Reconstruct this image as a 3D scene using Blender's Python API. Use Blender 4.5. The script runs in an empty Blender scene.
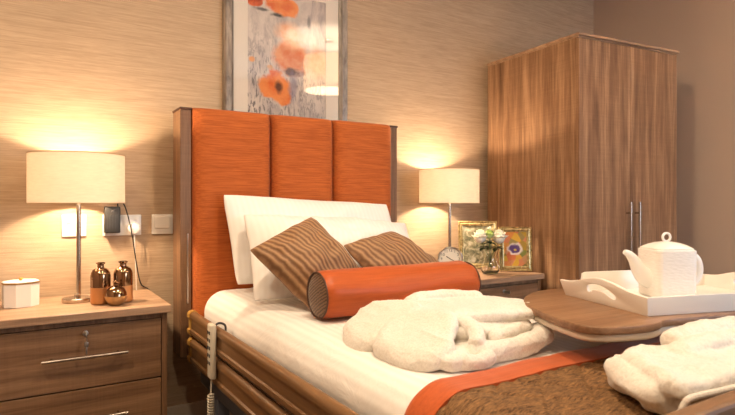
import bpy, bmesh, math, random
from mathutils import Vector, Matrix, noise
PI = math.pi
random.seed(7)
sc = bpy.context.scene
COL = sc.collection

# ------------------------------------------------------------------ materials
def new_mat(name):
    m = bpy.data.materials.new(name); m.use_nodes = True
    nt = m.node_tree; b = nt.nodes['Principled BSDF']
    return m, nt, b

def N(nt, kind, **kw):
    n = nt.nodes.new(kind)
    for k, v in kw.items():
        if k in n.inputs.keys(): n.inputs[k].default_value = v
        else: setattr(n, k, v)
    return n

def ramp(nt, fac, stops):
    r = nt.nodes.new('ShaderNodeValToRGB')
    el = r.color_ramp.elements
    while len(el) < len(stops): el.new(0.5)
    for e, (p, c) in zip(el, stops):
        e.position = p; e.color = (*c, 1) if len(c) == 3 else c
    nt.links.new(fac, r.inputs['Fac'])
    return r.outputs['Color']

def coords(nt, scale=(1, 1, 1), kind='Object', rot=(0, 0, 0), loc=(0, 0, 0)):
    tc = nt.nodes.new('ShaderNodeTexCoord')
    mp = nt.nodes.new('ShaderNodeMapping')
    mp.inputs['Scale'].default_value = scale
    mp.inputs['Rotation'].default_value = rot
    mp.inputs['Location'].default_value = loc
    nt.links.new(tc.outputs[kind], mp.inputs['Vector'])
    return mp.outputs['Vector']

def bump(nt, b, height, strength=0.3, dist=0.002):
    n = nt.nodes.new('ShaderNodeBump')
    n.inputs['Strength'].default_value = strength
    n.inputs['Distance'].default_value = dist
    nt.links.new(height, n.inputs['Height'])
    nt.links.new(n.outputs['Normal'], b.inputs['Normal'])

def noise_n(nt, vec, scale=5, detail=4, rough=0.5, dist=0.0):
    n = nt.nodes.new('ShaderNodeTexNoise')
    n.inputs['Scale'].default_value = scale
    n.inputs['Detail'].default_value = detail
    n.inputs['Roughness'].default_value = rough
    n.inputs['Distortion'].default_value = dist
    nt.links.new(vec, n.inputs['Vector'])
    return n.outputs['Fac']

def math_n(nt, op, a, b=None, clamp=False):
    n = nt.nodes.new('ShaderNodeMath'); n.operation = op; n.use_clamp = clamp
    for i, v in enumerate((a, b)):
        if v is None: continue
        if isinstance(v, (int, float)): n.inputs[i].default_value = v
        else: nt.links.new(v, n.inputs[i])
    return n.outputs[0]

def mix_c(nt, fac, a, b):
    n = nt.nodes.new('ShaderNodeMix'); n.data_type = 'RGBA'
    for s, v in ((n.inputs[0], fac), (n.inputs[6], a), (n.inputs[7], b)):
        if isinstance(v, (int, float)): s.default_value = v
        elif isinstance(v, tuple): s.default_value = (*v, 1)
        else: nt.links.new(v, s)
    return n.outputs[2]

def plain(name, col, rough=0.5, metal=0.0, spec=0.5, **kw):
    m, nt, b = new_mat(name)
    b.inputs['Base Color'].default_value = (*col, 1)
    b.inputs['Roughness'].default_value = rough
    b.inputs['Metallic'].default_value = metal
    b.inputs['Specular IOR Level'].default_value = spec
    for k, v in kw.items(): b.inputs[k].default_value = v
    return m

def wood(name, dark, mid, light, axis='z', rough=0.45, seed=0.0, fine=1.0):
    m, nt, b = new_mat(name)
    sc_ = {'z': (22, 22, 1.2), 'x': (1.2, 20, 20), 'y': (20, 1.2, 20)}[axis]
    v = coords(nt, tuple(s * fine for s in sc_), loc=(seed, seed * .7, seed * .3))
    big = noise_n(nt, v, 1.0, 5, 0.6, 0.5)
    sf = {'z': (130, 130, 5), 'x': (5, 130, 130), 'y': (130, 5, 130)}[axis]
    v2 = coords(nt, sf, loc=(seed * 3, seed, 0))
    fine_n = noise_n(nt, v2, 1.0, 3, 0.7, 0.3)
    s3 = {'z': (3, 3, 160), 'x': (160, 3, 3), 'y': (3, 160, 3)}[axis]
    cross = noise_n(nt, coords(nt, s3), 1.0, 2, 0.6, 0.4)
    f = math_n(nt, 'ADD', math_n(nt, 'MULTIPLY', big, 0.62), math_n(nt, 'MULTIPLY', fine_n, 0.30))
    f = math_n(nt, 'ADD', f, math_n(nt, 'MULTIPLY', cross, 0.08))
    c = ramp(nt, f, [(0.30, dark), (0.47, mid), (0.66, light)])
    nt.links.new(c, b.inputs['Base Color'])
    b.inputs['Roughness'].default_value = rough
    b.inputs['Specular IOR Level'].default_value = 0.35
    bump(nt, b, fine_n, 0.15, 0.001)
    return m

M = {}
WD, WM, WL = (0.075, 0.037, 0.018), (0.170, 0.090, 0.046), (0.30, 0.172, 0.092)
M['wood_z'] = wood('oak_vertical_grain', WD, WM, WL, 'z')
M['wood_x'] = wood('oak_horizontal_grain', WD, WM, WL, 'x', seed=3.1)
M['wood_y'] = wood('oak_lengthwise_grain', (0.085, 0.040, 0.016), (0.165, 0.083, 0.034), (0.25, 0.135, 0.06), 'y', seed=5.7, rough=0.38)
M['wood_top'] = wood('oak_top_grain', (0.16, 0.092, 0.052), (0.29, 0.175, 0.105), (0.44, 0.29, 0.185), 'x', seed=1.3)
M['wood_table'] = wood('walnut_table_grain', (0.10, 0.048, 0.024), (0.20, 0.105, 0.055), (0.34, 0.20, 0.115), 'x', seed=9.2, rough=0.36)
M['wood_wardrobe'] = wood('wardrobe_oak_grain', (0.095, 0.047, 0.024), (0.22, 0.118, 0.062), (0.43, 0.26, 0.148), 'z', seed=2.2)

def wallpaper(name, a, b_):
    m, nt, b = new_mat(name)
    v = coords(nt, (9, 9, 240))
    f = noise_n(nt, v, 1.0, 4, 0.65, 0.6)
    v2 = coords(nt, (3.0, 3.0, 90))
    g = noise_n(nt, v2, 1.0, 3, 0.6, 1.2)
    s = math_n(nt, 'ADD', math_n(nt, 'MULTIPLY', f, 0.6), math_n(nt, 'MULTIPLY', g, 0.4))
    c = ramp(nt, s, [(0.36, a), (0.60, b_)])
    nt.links.new(c, b.inputs['Base Color'])
    b.inputs['Roughness'].default_value = 0.62
    b.inputs['Specular IOR Level'].default_value = 0.25
    bump(nt, b, s, 0.35, 0.003)
    return m
M['wallpaper'] = wallpaper('grasscloth_wallpaper', (0.355, 0.25, 0.16), (0.49, 0.36, 0.24))
M['paint'] = plain('painted_wall', (0.55, 0.42, 0.325), 0.8, spec=0.2)
M['ceiling'] = plain('ceiling_paint', (0.62, 0.59, 0.54), 0.9, spec=0.1)
M['skirt'] = plain('skirting_paint', (0.62, 0.52, 0.42), 0.5)

def carpet():
    m, nt, b = new_mat('carpet')
    f = noise_n(nt, coords(nt, (160, 160, 160)), 1, 3, .7)
    nt.links.new(ramp(nt, f, [(0.3, (0.05, 0.035, 0.028)), (0.7, (0.13, 0.095, 0.075))]), b.inputs['Base Color'])
    b.inputs['Roughness'].default_value = 1.0
    bump(nt, b, f, 0.6, 0.004)
    return m
M['carpet'] = carpet()

def slub(name, a, b_, rough=0.75, sheen=0.3, scale=(8, 60, 260)):
    m, nt, b = new_mat(name)
    f = noise_n(nt, coords(nt, scale), 1.0, 4, 0.7, 0.3)
    nt.links.new(ramp(nt, f, [(0.32, a), (0.62, b_)]), b.inputs['Base Color'])
    b.inputs['Roughness'].default_value = rough
    b.inputs['Sheen Weight'].default_value = sheen
    b.inputs['Specular IOR Level'].default_value = 0.25
    bump(nt, b, f, 0.3, 0.0015)
    return m
M['orange'] = slub('orange_slub_fabric', (0.29, 0.064, 0.011), (0.49, 0.125, 0.024), sheen=0.08)
M['satin'] = slub('orange_satin', (0.36, 0.066, 0.010), (0.44, 0.088, 0.015), rough=0.42, sheen=0.1, scale=(6, 120, 120))
M['border'] = slub('orange_border_satin', (0.38, 0.066, 0.010), (0.48, 0.092, 0.016), rough=0.5, sheen=0.2, scale=(6, 120, 120))

def stripe_white(name, freq, axis='u', strength=0.25, tone=(0.855, 0.83, 0.80), tone2=(0.885, 0.865, 0.84)):
    m, nt, b = new_mat(name)
    tc = nt.nodes.new('ShaderNodeTexCoord')
    sp = nt.nodes.new('ShaderNodeSeparateXYZ')
    nt.links.new(tc.outputs['UV'], sp.inputs[0])
    s = math_n(nt, 'SINE', math_n(nt, 'MULTIPLY', sp.outputs[0 if axis == 'u' else 1], freq * 2 * PI))
    s = math_n(nt, 'MULTIPLY_ADD', s, 0.5); nt.nodes[-1].inputs[2].default_value = 0.5
    nt.links.new(mix_c(nt, s, tone, tone2), b.inputs['Base Color'])
    b.inputs['Roughness'].default_value = 0.7
    b.inputs['Sheen Weight'].default_value = 0.15
    b.inputs['Specular IOR Level'].default_value = 0.2
    w = noise_n(nt, coords(nt, (9, 9, 9)), 1, 4, .6, .6)
    h = math_n(nt, 'ADD', math_n(nt, 'MULTIPLY', s, 0.045), w)
    bump(nt, b, h, strength, 0.01)
    return m
M['pillow'] = stripe_white('white_stripe_cotton_pillow', 34)
M['duvet'] = stripe_white('white_stripe_cotton_duvet', 46, strength=0.6, tone=(0.78, 0.75, 0.715), tone2=(0.86, 0.835, 0.80))

def cushion_mat():
    m, nt, b = new_mat('brown_gold_stripe_velvet')
    tc = nt.nodes.new('ShaderNodeTexCoord')
    mp = N(nt, 'ShaderNodeMapping'); nt.links.new(tc.outputs['UV'], mp.inputs['Vector'])
    sp = nt.nodes.new('ShaderNodeSeparateXYZ'); nt.links.new(mp.outputs['Vector'], sp.inputs[0])
    mp2 = N(nt, 'ShaderNodeMapping'); mp2.inputs['Scale'].default_value = (2.2, 7, 1)
    nt.links.new(tc.outputs['UV'], mp2.inputs['Vector'])
    wob = noise_n(nt, mp2.outputs['Vector'], 1.0, 3, 0.6)
    x = math_n(nt, 'ADD', math_n(nt, 'MULTIPLY', sp.outputs[0], 16 * 2 * PI), math_n(nt, 'MULTIPLY', wob, 5.0))
    s = math_n(nt, 'MULTIPLY_ADD', math_n(nt, 'SINE', x), 0.5); nt.nodes[-1].inputs[2].default_value = 0.5
    c = ramp(nt, s, [(0.05, (0.165, 0.078, 0.034)), (0.45, (0.26, 0.135, 0.062)), (0.95, (0.38, 0.22, 0.108))])
    nt.links.new(c, b.inputs['Base Color'])
    b.inputs['Roughness'].default_value = 0.55
    b.inputs['Sheen Weight'].default_value = 0.12
    b.inputs['Specular IOR Level'].default_value = 0.3
    fn = noise_n(nt, coords(nt, (240, 240, 240)), 1, 2, .6)
    bump(nt, b, math_n(nt, 'ADD', math_n(nt, 'MULTIPLY', s, 1.0), math_n(nt, 'MULTIPLY', fn, .3)), 0.5, 0.004)
    return m
M['cushion'] = cushion_mat()

def ribbed():
    m, nt, b = new_mat('brown_ribbed_fabric')
    w = N(nt, 'ShaderNodeTexWave', bands_direction='Z'); w.inputs['Scale'].default_value = 34
    w.inputs['Distortion'].default_value = 2.5; w.inputs['Detail'].default_value = 2
    w.inputs['Detail Scale'].default_value = 3
    nt.links.new(coords(nt, (1, 1, 1), rot=(0.5, 0, 0)), w.inputs['Vector'])
    nt.links.new(ramp(nt, w.outputs['Fac'], [(0.1, (0.065, 0.03, 0.014)), (0.8, (0.20, 0.105, 0.05))]), b.inputs['Base Color'])
    b.inputs['Roughness'].default_value = 0.7; b.inputs['Sheen Weight'].default_value = .2
    bump(nt, b, w.outputs['Fac'], 0.5, 0.003)
    return m
M['ribbed'] = ribbed()
M['piping'] = plain('dark_brown_piping', (0.075, 0.03, 0.015), 0.6)

def quilt():
    m, nt, b = new_mat('brown_chenille')
    v = coords(nt, (45, 240, 60), rot=(0, 0, 0.6))
    f = noise_n(nt, v, 1.0, 4, 0.8, 0.8)
    nt.links.new(ramp(nt, f, [(0.40, (0.055, 0.024, 0.009)), (0.62, (0.34, 0.18, 0.072))]), b.inputs['Base Color'])
    b.inputs['Roughness'].default_value = 0.6; b.inputs['Specular IOR Level'].default_value = .25
    bump(nt, b, f, 0.8, 0.004)
    return m
M['quilt'] = quilt()

def terry():
    m, nt, b = new_mat('cream_terry_towelling')
    f = noise_n(nt, coords(nt, (190, 190, 190)), 1, 3, .7)
    g = noise_n(nt, coords(nt, (420, 420, 420)), 1, 2, .7)
    nt.links.new(ramp(nt, f, [(0.3, (0.66, 0.605, 0.53)), (0.6, (0.80, 0.755, 0.68))]), b.inputs['Base Color'])
    b.inputs['Roughness'].default_value = 0.95
    b.inputs['Sheen Weight'].default_value = 0.5
    b.inputs['Sheen Roughness'].default_value = 0.6
    b.inputs['Specular IOR Level'].default_value = 0.1
    b.inputs['Subsurface Weight'].default_value = 0.0
    bump(nt, b, math_n(nt, 'ADD', f, math_n(nt, 'MULTIPLY', g, .5)), 0.55, 0.004)
    return m
M['terry'] = terry()

M['steel'] = plain('brushed_steel', (0.62, 0.60, 0.57), 0.28, 1.0)
M['nickel'] = plain('satin_nickel', (0.50, 0.44, 0.38), 0.26, 1.0)
M['chrome'] = plain('chrome', (0.78, 0.76, 0.73), 0.12, 1.0)
M['leg_steel'] = plain('blue_grey_painted_steel', (0.16, 0.18, 0.22), 0.4, 0.3)
M['white_plastic'] = plain('white_plastic', (0.80, 0.78, 0.74), 0.3)
M['grey_line'] = plain('grey_plastic_line', (0.25, 0.23, 0.2), 0.5)
M['black_plastic'] = plain('black_plastic', (0.012, 0.011, 0.010), 0.5)
M['black_cable'] = plain('black_cable', (0.012, 0.011, 0.010), 0.5)
M['beige_plastic'] = plain('beige_plastic', (0.60, 0.55, 0.45), 0.4)
M['button'] = plain('dark_buttons', (0.04, 0.04, 0.045), 0.5)
M['brass'] = plain('aged_brass', (0.58, 0.33, 0.075), 0.3, 0.85)
M['tan_strap'] = plain('gold_strap', (0.50, 0.27, 0.06), 0.5, 0.35)
M['copper_mirror'] = plain('bronze_mirror_glaze', (0.33, 0.20, 0.115), 0.07, 1.0)
M['copper_matte'] = plain('copper_matte_glaze', (0.62, 0.30, 0.12), 0.33, 0.7)
M['gold_matte'] = plain('gold_matte_glaze', (0.50, 0.30, 0.13), 0.3, 0.6)
M['ceramic'] = plain('white_ceramic', (0.82, 0.80, 0.76), 0.22)
M['ceramic_box'] = plain('cream_ceramic', (0.84, 0.79, 0.73), 0.3)
M['tray'] = plain('white_lacquer', (0.80, 0.76, 0.70), 0.3)
M['table_under'] = plain('cream_laminate', (0.62, 0.54, 0.44), 0.4)
M['mat_board'] = plain('cream_mat_board', (0.86, 0.78, 0.68), 0.85)
M['dial'] = plain('cream_clock_dial', (0.78, 0.72, 0.60), 0.5)
M['ink'] = plain('black_ink', (0.02, 0.018, 0.015), 0.5)
M['petal_white'] = plain('white_petal', (0.86, 0.84, 0.74), 0.7, **{'Sheen Weight': .2})
M['petal_green'] = plain('pale_green_petal', (0.55, 0.66, 0.25), 0.7)
M['leaf'] = plain('dark_leaf', (0.022, 0.045, 0.014), 0.5)
M['stem'] = plain('green_stem', (0.08, 0.15, 0.03), 0.5)
M['key'] = plain('key_metal', (0.5, 0.48, 0.45), 0.3, 1.0)

def teapot_mat():
    m, nt, b = new_mat('embossed_white_ceramic')
    b.inputs['Base Color'].default_value = (0.82, 0.79, 0.75, 1)
    b.inputs['Roughness'].default_value = 0.25
    v = coords(nt, (70, 70, 190))
    vo = N(nt, 'ShaderNodeTexVoronoi'); vo.inputs['Scale'].default_value = 1.0
    nt.links.new(v, vo.inputs['Vector'])
    bump(nt, b, vo.outputs['Distance'], 0.35, 0.002)
    return m
M['emboss'] = teapot_mat()

def gilded():
    m, nt, b = new_mat('antique_gilded_wood')
    f = noise_n(nt, coords(nt, (60, 60, 60)), 1, 4, .7, .5)
    nt.links.new(ramp(nt, f, [(0.35, (0.20, 0.145, 0.055)), (0.65, (0.64, 0.52, 0.26))]), b.inputs['Base Color'])
    b.inputs['Metallic'].default_value = 0.7; b.inputs['Roughness'].default_value = 0.35
    bump(nt, b, f, .3, .002)
    return m
M['gilt'] = gilded()

def dist_frame():
    m, nt, b = new_mat('distressed_grey_frame')
    f = noise_n(nt, coords(nt, (30, 30, 5)), 1, 5, .7, .6)
    nt.links.new(ramp(nt, f, [(0.35, (0.12, 0.095, 0.075)), (0.68, (0.38, 0.32, 0.265))]), b.inputs['Base Color'])
    b.inputs['Roughness'].default_value = 0.4; b.inputs['Metallic'].default_value = 0.25
    return m
M['grey_frame'] = dist_frame()

def shade_mat(name, col, w):
    m = bpy.data.materials.new(name); m.use_nodes = True
    nt = m.node_tree; nt.nodes.clear()
    out = nt.nodes.new('ShaderNodeOutputMaterial')
    d = nt.nodes.new('ShaderNodeBsdfDiffuse'); t = nt.nodes.new('ShaderNodeBsdfTranslucent')
    f = noise_n(nt, coords(nt, (25, 25, 160)), 1, 3, .6)
    c = ramp(nt, f, [(0.3, tuple(x * .90 for x in col)), (0.7, col)])
    nt.links.new(c, d.inputs['Color']); nt.links.new(c, t.inputs['Color'])
    mx = nt.nodes.new('ShaderNodeMixShader'); mx.inputs[0].default_value = w
    nt.links.new(d.outputs[0], mx.inputs[1]); nt.links.new(t.outputs[0], mx.inputs[2])
    nt.links.new(mx.outputs[0], out.inputs['Surface'])
    return m
M['shade'] = shade_mat('linen_shade', (0.72, 0.65, 0.56), 0.36)
M['pendant_shade'] = shade_mat('pendant_linen', (0.86, 0.76, 0.64), 0.5)
M['diffuser'] = shade_mat('opal_diffuser', (0.97, 0.95, 0.92), 0.9)
M['trim'] = plain('shade_trim', (0.42, 0.30, 0.17), 0.7)

def emit(name, col, s):
    m = bpy.data.materials.new(name); m.use_nodes = True
    nt = m.node_tree; nt.nodes.clear()
    out = nt.nodes.new('ShaderNodeOutputMaterial'); e = nt.nodes.new('ShaderNodeEmission')
    e.inputs['Color'].default_value = (*col, 1); e.inputs['Strength'].default_value = s
    nt.links.new(e.outputs[0], out.inputs['Surface'])
    return m

def thin_glass(name, gloss=0.5):
    m = bpy.data.materials.new(name); m.use_nodes = True
    nt = m.node_tree; nt.nodes.clear()
    out = nt.nodes.new('ShaderNodeOutputMaterial')
    t = nt.nodes.new('ShaderNodeBsdfTransparent'); g = nt.nodes.new('ShaderNodeBsdfGlossy')
    g.inputs['Roughness'].default_value = 0.0
    lw = nt.nodes.new('ShaderNodeLayerWeight'); lw.inputs['Blend'].default_value = .5
    mx = nt.nodes.new('ShaderNodeMixShader')
    f = math_n(nt, 'ADD', math_n(nt, 'MULTIPLY', math_n(nt, 'POWER', lw.outputs['Facing'], 5), .90), .045)
    f = math_n(nt, 'MULTIPLY', f, gloss, True)
    nt.links.new(f, mx.inputs[0])
    nt.links.new(t.outputs[0], mx.inputs[1]); nt.links.new(g.outputs[0], mx.inputs[2])
    nt.links.new(mx.outputs[0], out.inputs['Surface'])
    return m
M['pane'] = thin_glass('picture_glass', 1.7)
M['small_pane'] = thin_glass('small_picture_glass', 0.6)
def vase_glass():
    m, nt, b = new_mat('clear_glass')
    b.inputs['Base Color'].default_value = (0.95, 0.97, 0.93, 1)
    b.inputs['Transmission Weight'].default_value = 1.0
    b.inputs['Roughness'].default_value = 0.0; b.inputs['IOR'].default_value = 1.45
    return m
M['glass'] = vase_glass()

# ------------------------------------------------------------------ mesh tools
def box(bm, lo, hi, bev=0.0, seg=2, mtx=None):
    t = bmesh.new()
    bmesh.ops.create_cube(t, size=1)
    c = [(a + b) / 2 for a, b in zip(lo, hi)]; s = [b - a for a, b in zip(lo, hi)]
    for v in t.verts: v.co = Vector((c[i] + v.co[i] * s[i] for i in range(3)))
    if bev > 0: bmesh.ops.bevel(t, geom=t.edges[:], offset=bev, segments=seg, affect='EDGES', profile=0.5)
    if mtx: t.transform(mtx)
    merge(bm, t)

def merge(bm, t):
    me = bpy.data.meshes.new('tmp'); t.to_mesh(me); t.free()
    bm.from_mesh(me); bpy.data.meshes.remove(me)

def lathe(bm, prof, n=40, mtx=None, cap=True):
    t = bmesh.new(); rings = []
    for r, z in prof:
        if r < 1e-5: rings.append([t.verts.new((0, 0, z))])
        else: rings.append([t.verts.new((r * math.cos(2 * PI * i / n), r * math.sin(2 * PI * i / n), z)) for i in range(n)])
    for a, b in zip(rings, rings[1:]):
        for i in range(n):
            j = (i + 1) % n
            if len(a) == 1 and len(b) == 1: continue
            if len(a) == 1: t.faces.new((a[0], b[j], b[i]))
            elif len(b) == 1: t.faces.new((a[i], a[j], b[0]))
            else: t.faces.new((a[i], a[j], b[j], b[i]))
    if cap:
        for ring, flip in ((rings[0], True), (rings[-1], False)):
            if len(ring) > 1: t.faces.new(ring[::-1] if flip else ring)
    bmesh.ops.recalc_face_normals(t, faces=t.faces[:])
    if mtx: t.transform(mtx)
    merge(bm, t)

def catmull(pts, k=8, closed=False):
    P = [Vector(p) for p in pts]; out = []; n = len(P)
    rng = range(n) if closed else range(n - 1)
    for i in rng:
        if closed: a, b, c, d = P[i - 1], P[i], P[(i + 1) % n], P[(i + 2) % n]
        else: a, b, c, d = P[max(i - 1, 0)], P[i], P[i + 1], P[min(i + 2, n - 1)]
        for j in range(k):
            t = j / k
            out.append(0.5 * ((2 * b) + (c - a) * t + (2 * a - 5 * b + 4 * c - d) * t * t + (3 * b - a - 3 * c + d) * t ** 3))
    if not closed: out.append(P[-1])
    return out

def tube(bm, pts, r, n=10, closed=False, flat=1.0):
    """swept tube; r a number or one radius per point"""
    pts = [Vector(p) for p in pts]
    rr = r if isinstance(r, (list, tuple)) else [r] * len(pts)
    t = bmesh.new(); rings = []; m = len(pts)
    up = None
    for i, p in enumerate(pts):
        if closed: d = pts[(i + 1) % m] - pts[i - 1]
        else: d = pts[min(i + 1, m - 1)] - pts[max(i - 1, 0)]
        d.normalize()
        if up is None:
            up = Vector((0, 0, 1)) if abs(d.z) < 0.9 else Vector((1, 0, 0))
        s = d.cross(up).normalized(); up = s.cross(d).normalized()
        rings.append([t.verts.new(p + s * rr[i] * math.cos(2 * PI * k / n) + up * rr[i] * flat * math.sin(2 * PI * k / n)) for k in range(n)])
    pairs = list(zip(rings, rings[1:])) + ([(rings[-1], rings[0])] if closed else [])
    for a, b in pairs:
        for k in range(n):
            j = (k + 1) % n
            t.faces.new((a[k], a[j], b[j], b[k]))
    if not closed:
        t.faces.new(rings[0][::-1]); t.faces.new(rings[-1])
    bmesh.ops.recalc_face_normals(t, faces=t.faces[:])
    merge(bm, t)

def prism(bm, pts2, z0, z1, bev=0.0, mtx=None):
    t = bmesh.new()
    vs = [t.verts.new((x, y, z0)) for x, y in pts2]
    f = t.faces.new(vs)
    r = bmesh.ops.extrude_face_region(t, geom=[f])
    for v in r['geom']:
        if isinstance(v, bmesh.types.BMVert): v.co.z = z1
    bmesh.ops.recalc_face_normals(t, faces=t.faces[:])
    if bev > 0:
        es = [e for e in t.edges if abs(e.verts[0].co.z - e.verts[1].co.z) < 1e-6]
        bmesh.ops.bevel(t, geom=es, offset=bev, segments=2, affect='EDGES', profile=0.5)
    if mtx: t.transform(mtx)
    merge(bm, t)

def loft(bm, rings, cap=True):
    t = bmesh.new(); V = [[t.verts.new(p) for p in r] for r in rings]
    for a, c in zip(V, V[1:]):
        n = len(a)
        for i in range(n):
            j = (i + 1) % n; t.faces.new((a[i], a[j], c[j], c[i]))
    if cap: t.faces.new(V[0][::-1]); t.faces.new(V[-1])
    bmesh.ops.recalc_face_normals(t, faces=t.faces[:]); merge(bm, t)

def obj(name, bm, mat, parent=None, smooth=True, loc=None, rot=None, ang=35):
    me = bpy.data.meshes.new(name)
    bm.to_mesh(me); bm.free()
    me.materials.append(M[mat] if isinstance(mat, str) else mat)
    if smooth:
        for p in me.polygons: p.use_smooth = True
        try: me.set_sharp_from_angle(angle=math.radians(ang))
        except Exception: pass
    o = bpy.data.objects.new(name, me); COL.objects.link(o)
    if parent: o.parent = parent
    if loc: o.location = loc
    if rot: o.rotation_euler = rot
    return o

def tag(o, label=None, cat=None, group=None, kind=None):
    if label: o['label'] = label
    if cat: o['category'] = cat
    if group: o['group'] = group
    if kind: o['kind'] = kind
    return o

def thing(name, label, cat, loc=(0, 0, 0), rz=0.0, group=None):
    o = bpy.data.objects.new(name, None); COL.objects.link(o)
    o.empty_display_size = 0.05
    o.location = loc; o.rotation_euler = (0, 0, rz)
    return tag(o, label, cat, group)

def B(): return bmesh.new()
def T(x, y, z): return Matrix.Translation((x, y, z))
def R(a, ax): return Matrix.Rotation(a, 4, ax)

def copy_thing(root, loc, label, rz=None):
    def cp(o, par):
        c = o.copy(); COL.objects.link(c); c.parent = par
        for ch in [x for x in KIDS.get(o.name, [])]: cp(ch, c)
        return c
    KIDS = {}
    for o in bpy.data.objects:
        if o.parent: KIDS.setdefault(o.parent.name, []).append(o)
    r = cp(root, None); r.location = loc; r['label'] = label
    if rz is not None: r.rotation_euler = (0, 0, rz)
    return r

M['lens'] = emit('warm_fill_lens', (1.0, .8, .58), 30)  # glow of the added ceiling fill lights
SW = 21; PE = 40
# ------------------------------------------------------------------ the room
X0, X1, Y0, Y1, ZC = -1.35, 3.64, -1.75, 2.64, 2.66
WT = 0.1
def slab(name, lo, hi, mat):
    b = B(); box(b, lo, hi)
    return tag(obj(name, b, mat, smooth=False), kind='structure')
slab('floor', (X0 - WT, Y0 - WT, -0.08), (X1 + WT, Y1 + WT, 0), 'carpet')
slab('ceiling', (X0 - WT, Y0 - WT, ZC), (X1 + WT, Y1 + WT, ZC + .08), 'ceiling')
slab('wall_back', (X0 - WT, Y1, 0), (X1 + WT, Y1 + WT, ZC), 'wallpaper')
slab('wall_right', (X1, Y0, 0), (X1 + WT, Y1, ZC), 'paint')
slab('wall_left', (X0 - WT, Y0, 0), (X0, Y1, ZC), 'paint')
# unseen fill lights added to brighten the room, shaped as recessed ceiling fittings
for (dx, dy, DE) in ((.05, -.1, 7), (1.6, -.7, 3), (-.55, 1.0, 13), (.95, 1.15, 11)):
    b = B(); lathe(b, [(.052, 0), (.052, -.004), (.040, -.006), (.038, 0)], 32, T(dx, dy, ZC), cap=False)
    c_ = obj('fill_light_ring', b, 'white_plastic', bpy.data.objects['ceiling'])
    b = B(); lathe(b, [(0, -.002), (.038, -.002), (.038, -.0005), (0, -.0005)], 32, T(dx, dy, ZC), cap=False)
    obj('fill_light_lens', b, M['lens'], c_)
    li = bpy.data.lights.new('fill_light', 'AREA'); li.shape = 'DISK'; li.size = .16; li.energy = DE; li.color = (1.0, .775, .53)
    lo = bpy.data.objects.new('fill_light', li); COL.objects.link(lo); lo.location = (dx, dy, ZC - .012)
# front wall with a window opening
b = B()
wx0, wx1, wz0, wz1 = 2.0, 3.4, 0.9, 2.1
box(b, (X0 - WT, Y0 - WT, 0), (wx0, Y0, ZC)); box(b, (wx1, Y0 - WT, 0), (X1 + WT, Y0, ZC))
box(b, (wx0, Y0 - WT, 0), (wx1, Y0, wz0)); box(b, (wx0, Y0 - WT, wz1), (wx1, Y0, ZC))
tag(obj('wall_front', b, 'paint', smooth=False), kind='structure')
b = B()
for a in (wx0, (wx0 + wx1) / 2 - .02, wx1 - .05): box(b, (a, Y0 - .07, wz0), (a + .05, Y0 - .02, wz1), .004)
for a in (wz0, wz1 - .05): box(b, (wx0, Y0 - .068, a), (wx1, Y0 - .022, a + .05), .004)
w = tag(obj('window_1', b, 'white_plastic', smooth=False), kind='structure')
b = B(); box(b, (wx0 + .045, Y0 - .047, wz0 + .045), (wx1 - .045, Y0 - .043, wz1 - .045))
obj('pane', b, thin_glass('window_glass', 1.0), w, smooth=False)
for nm, lo, hi in (('baseboard_back', (X0, Y1 - .016, 0), (X1, Y1, .118)), ('baseboard_right', (X1 - .016, Y0, 0), (X1, Y1 - .016, .118)),
                   ('baseboard_left', (X0, Y0, 0), (X0 + .016, Y1 - .016, .118))):
    b = B(); box(b, lo, hi, .004); tag(obj(nm, b, 'skirt', smooth=False), kind='structure')

# ------------------------------------------------------------------ nightstands
NH = 0.665
def nightstand(label, loc, keys):
    t = thing('nightstand', label, 'nightstand', loc, 0, 'bedside drawer units')
    w, d = 0.58, 0.445     # origin: centre of front edge on the floor, body runs to +y
    b = B()
    box(b, (-w/2 + .012, .012, .0), (-w/2 + .032, d, NH - .03), .0015)
    box(b, (w/2 - .032, .012, .0), (w/2 - .012, d, NH - .03), .0015)
    box(b, (-w/2 + .032, d - .012, .03), (w/2 - .032, d - .002, NH - .03))
    box(b, (-w/2 + .032, .03, .08), (w/2 - .032, d - .012, .098))
    box(b, (-w/2 + .032, .026, .0), (w/2 - .032, .042, .08))
    box(b, (-w/2 + .032, .014, NH - .046), (w/2 - .032, .034, NH - .03), .001)
    obj('body', b, 'wood_z', t, smooth=False)
    b = B(); box(b, (-w/2, -.006, NH - .028), (w/2, d, NH), .003)
    obj('top_panel', b, 'wood_top', t, smooth=False)
    for k, (z0, z1) in enumerate(((.397, .616), (.168, .392))):
        b = B(); box(b, (-w/2 + .035, .012, z0), (w/2 - .035, .030, z1), .0015)
        box(b, (-w/2 + .06, .03, z0 + .02), (w/2 - .06, d - .04, z0 + .14))
        dr = obj('drawer', b, 'wood_x', t, smooth=False)
        hz = z0 + (.115 if k == 0 else .125)
        b = B(); tube(b, [(-.135, -.018, hz), (.135, -.018, hz)], .006, 14)
        for sx in (-1, 1): tube(b, [(sx * .105, -.018, hz), (sx * .105, .013, hz)], .0045, 10)
        obj('handle', b, 'nickel', dr)
        if k == 0:
            b = B(); lathe(b, [(0, 0), (.0095, 0), (.0095, .003), (.006, .004), (0, .004)], 20, T(0, .0125, .590) @ R(PI/2, 'X'))
            obj('lock', b, 'key', dr)
            b = B(); box(b, (-.0012, -.018, .583), (.0012, .010, .597), .0005)
            lathe(b, [(0.004, -.0012), (.011, -.0012), (.011, .0012), (.004, .0012)], 20, T(0, -.022, .590) @ R(PI/2, 'Y'), cap=False)
            if keys:
                tube(b, catmull([(0, -.024, .580), (.003, -.026, .572), (-.002, -.024, .565), (0, -.022, .572)], 6, True), .0008, 6, True)
                box(b, (-.006, -.0245, .548), (.006, -.0225, .566), .0008)
                box(b, (-.002, -.0242, .524), (.002, -.0228, .549), .0005)
            obj('key', b, 'key', dr)
    return t
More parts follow.
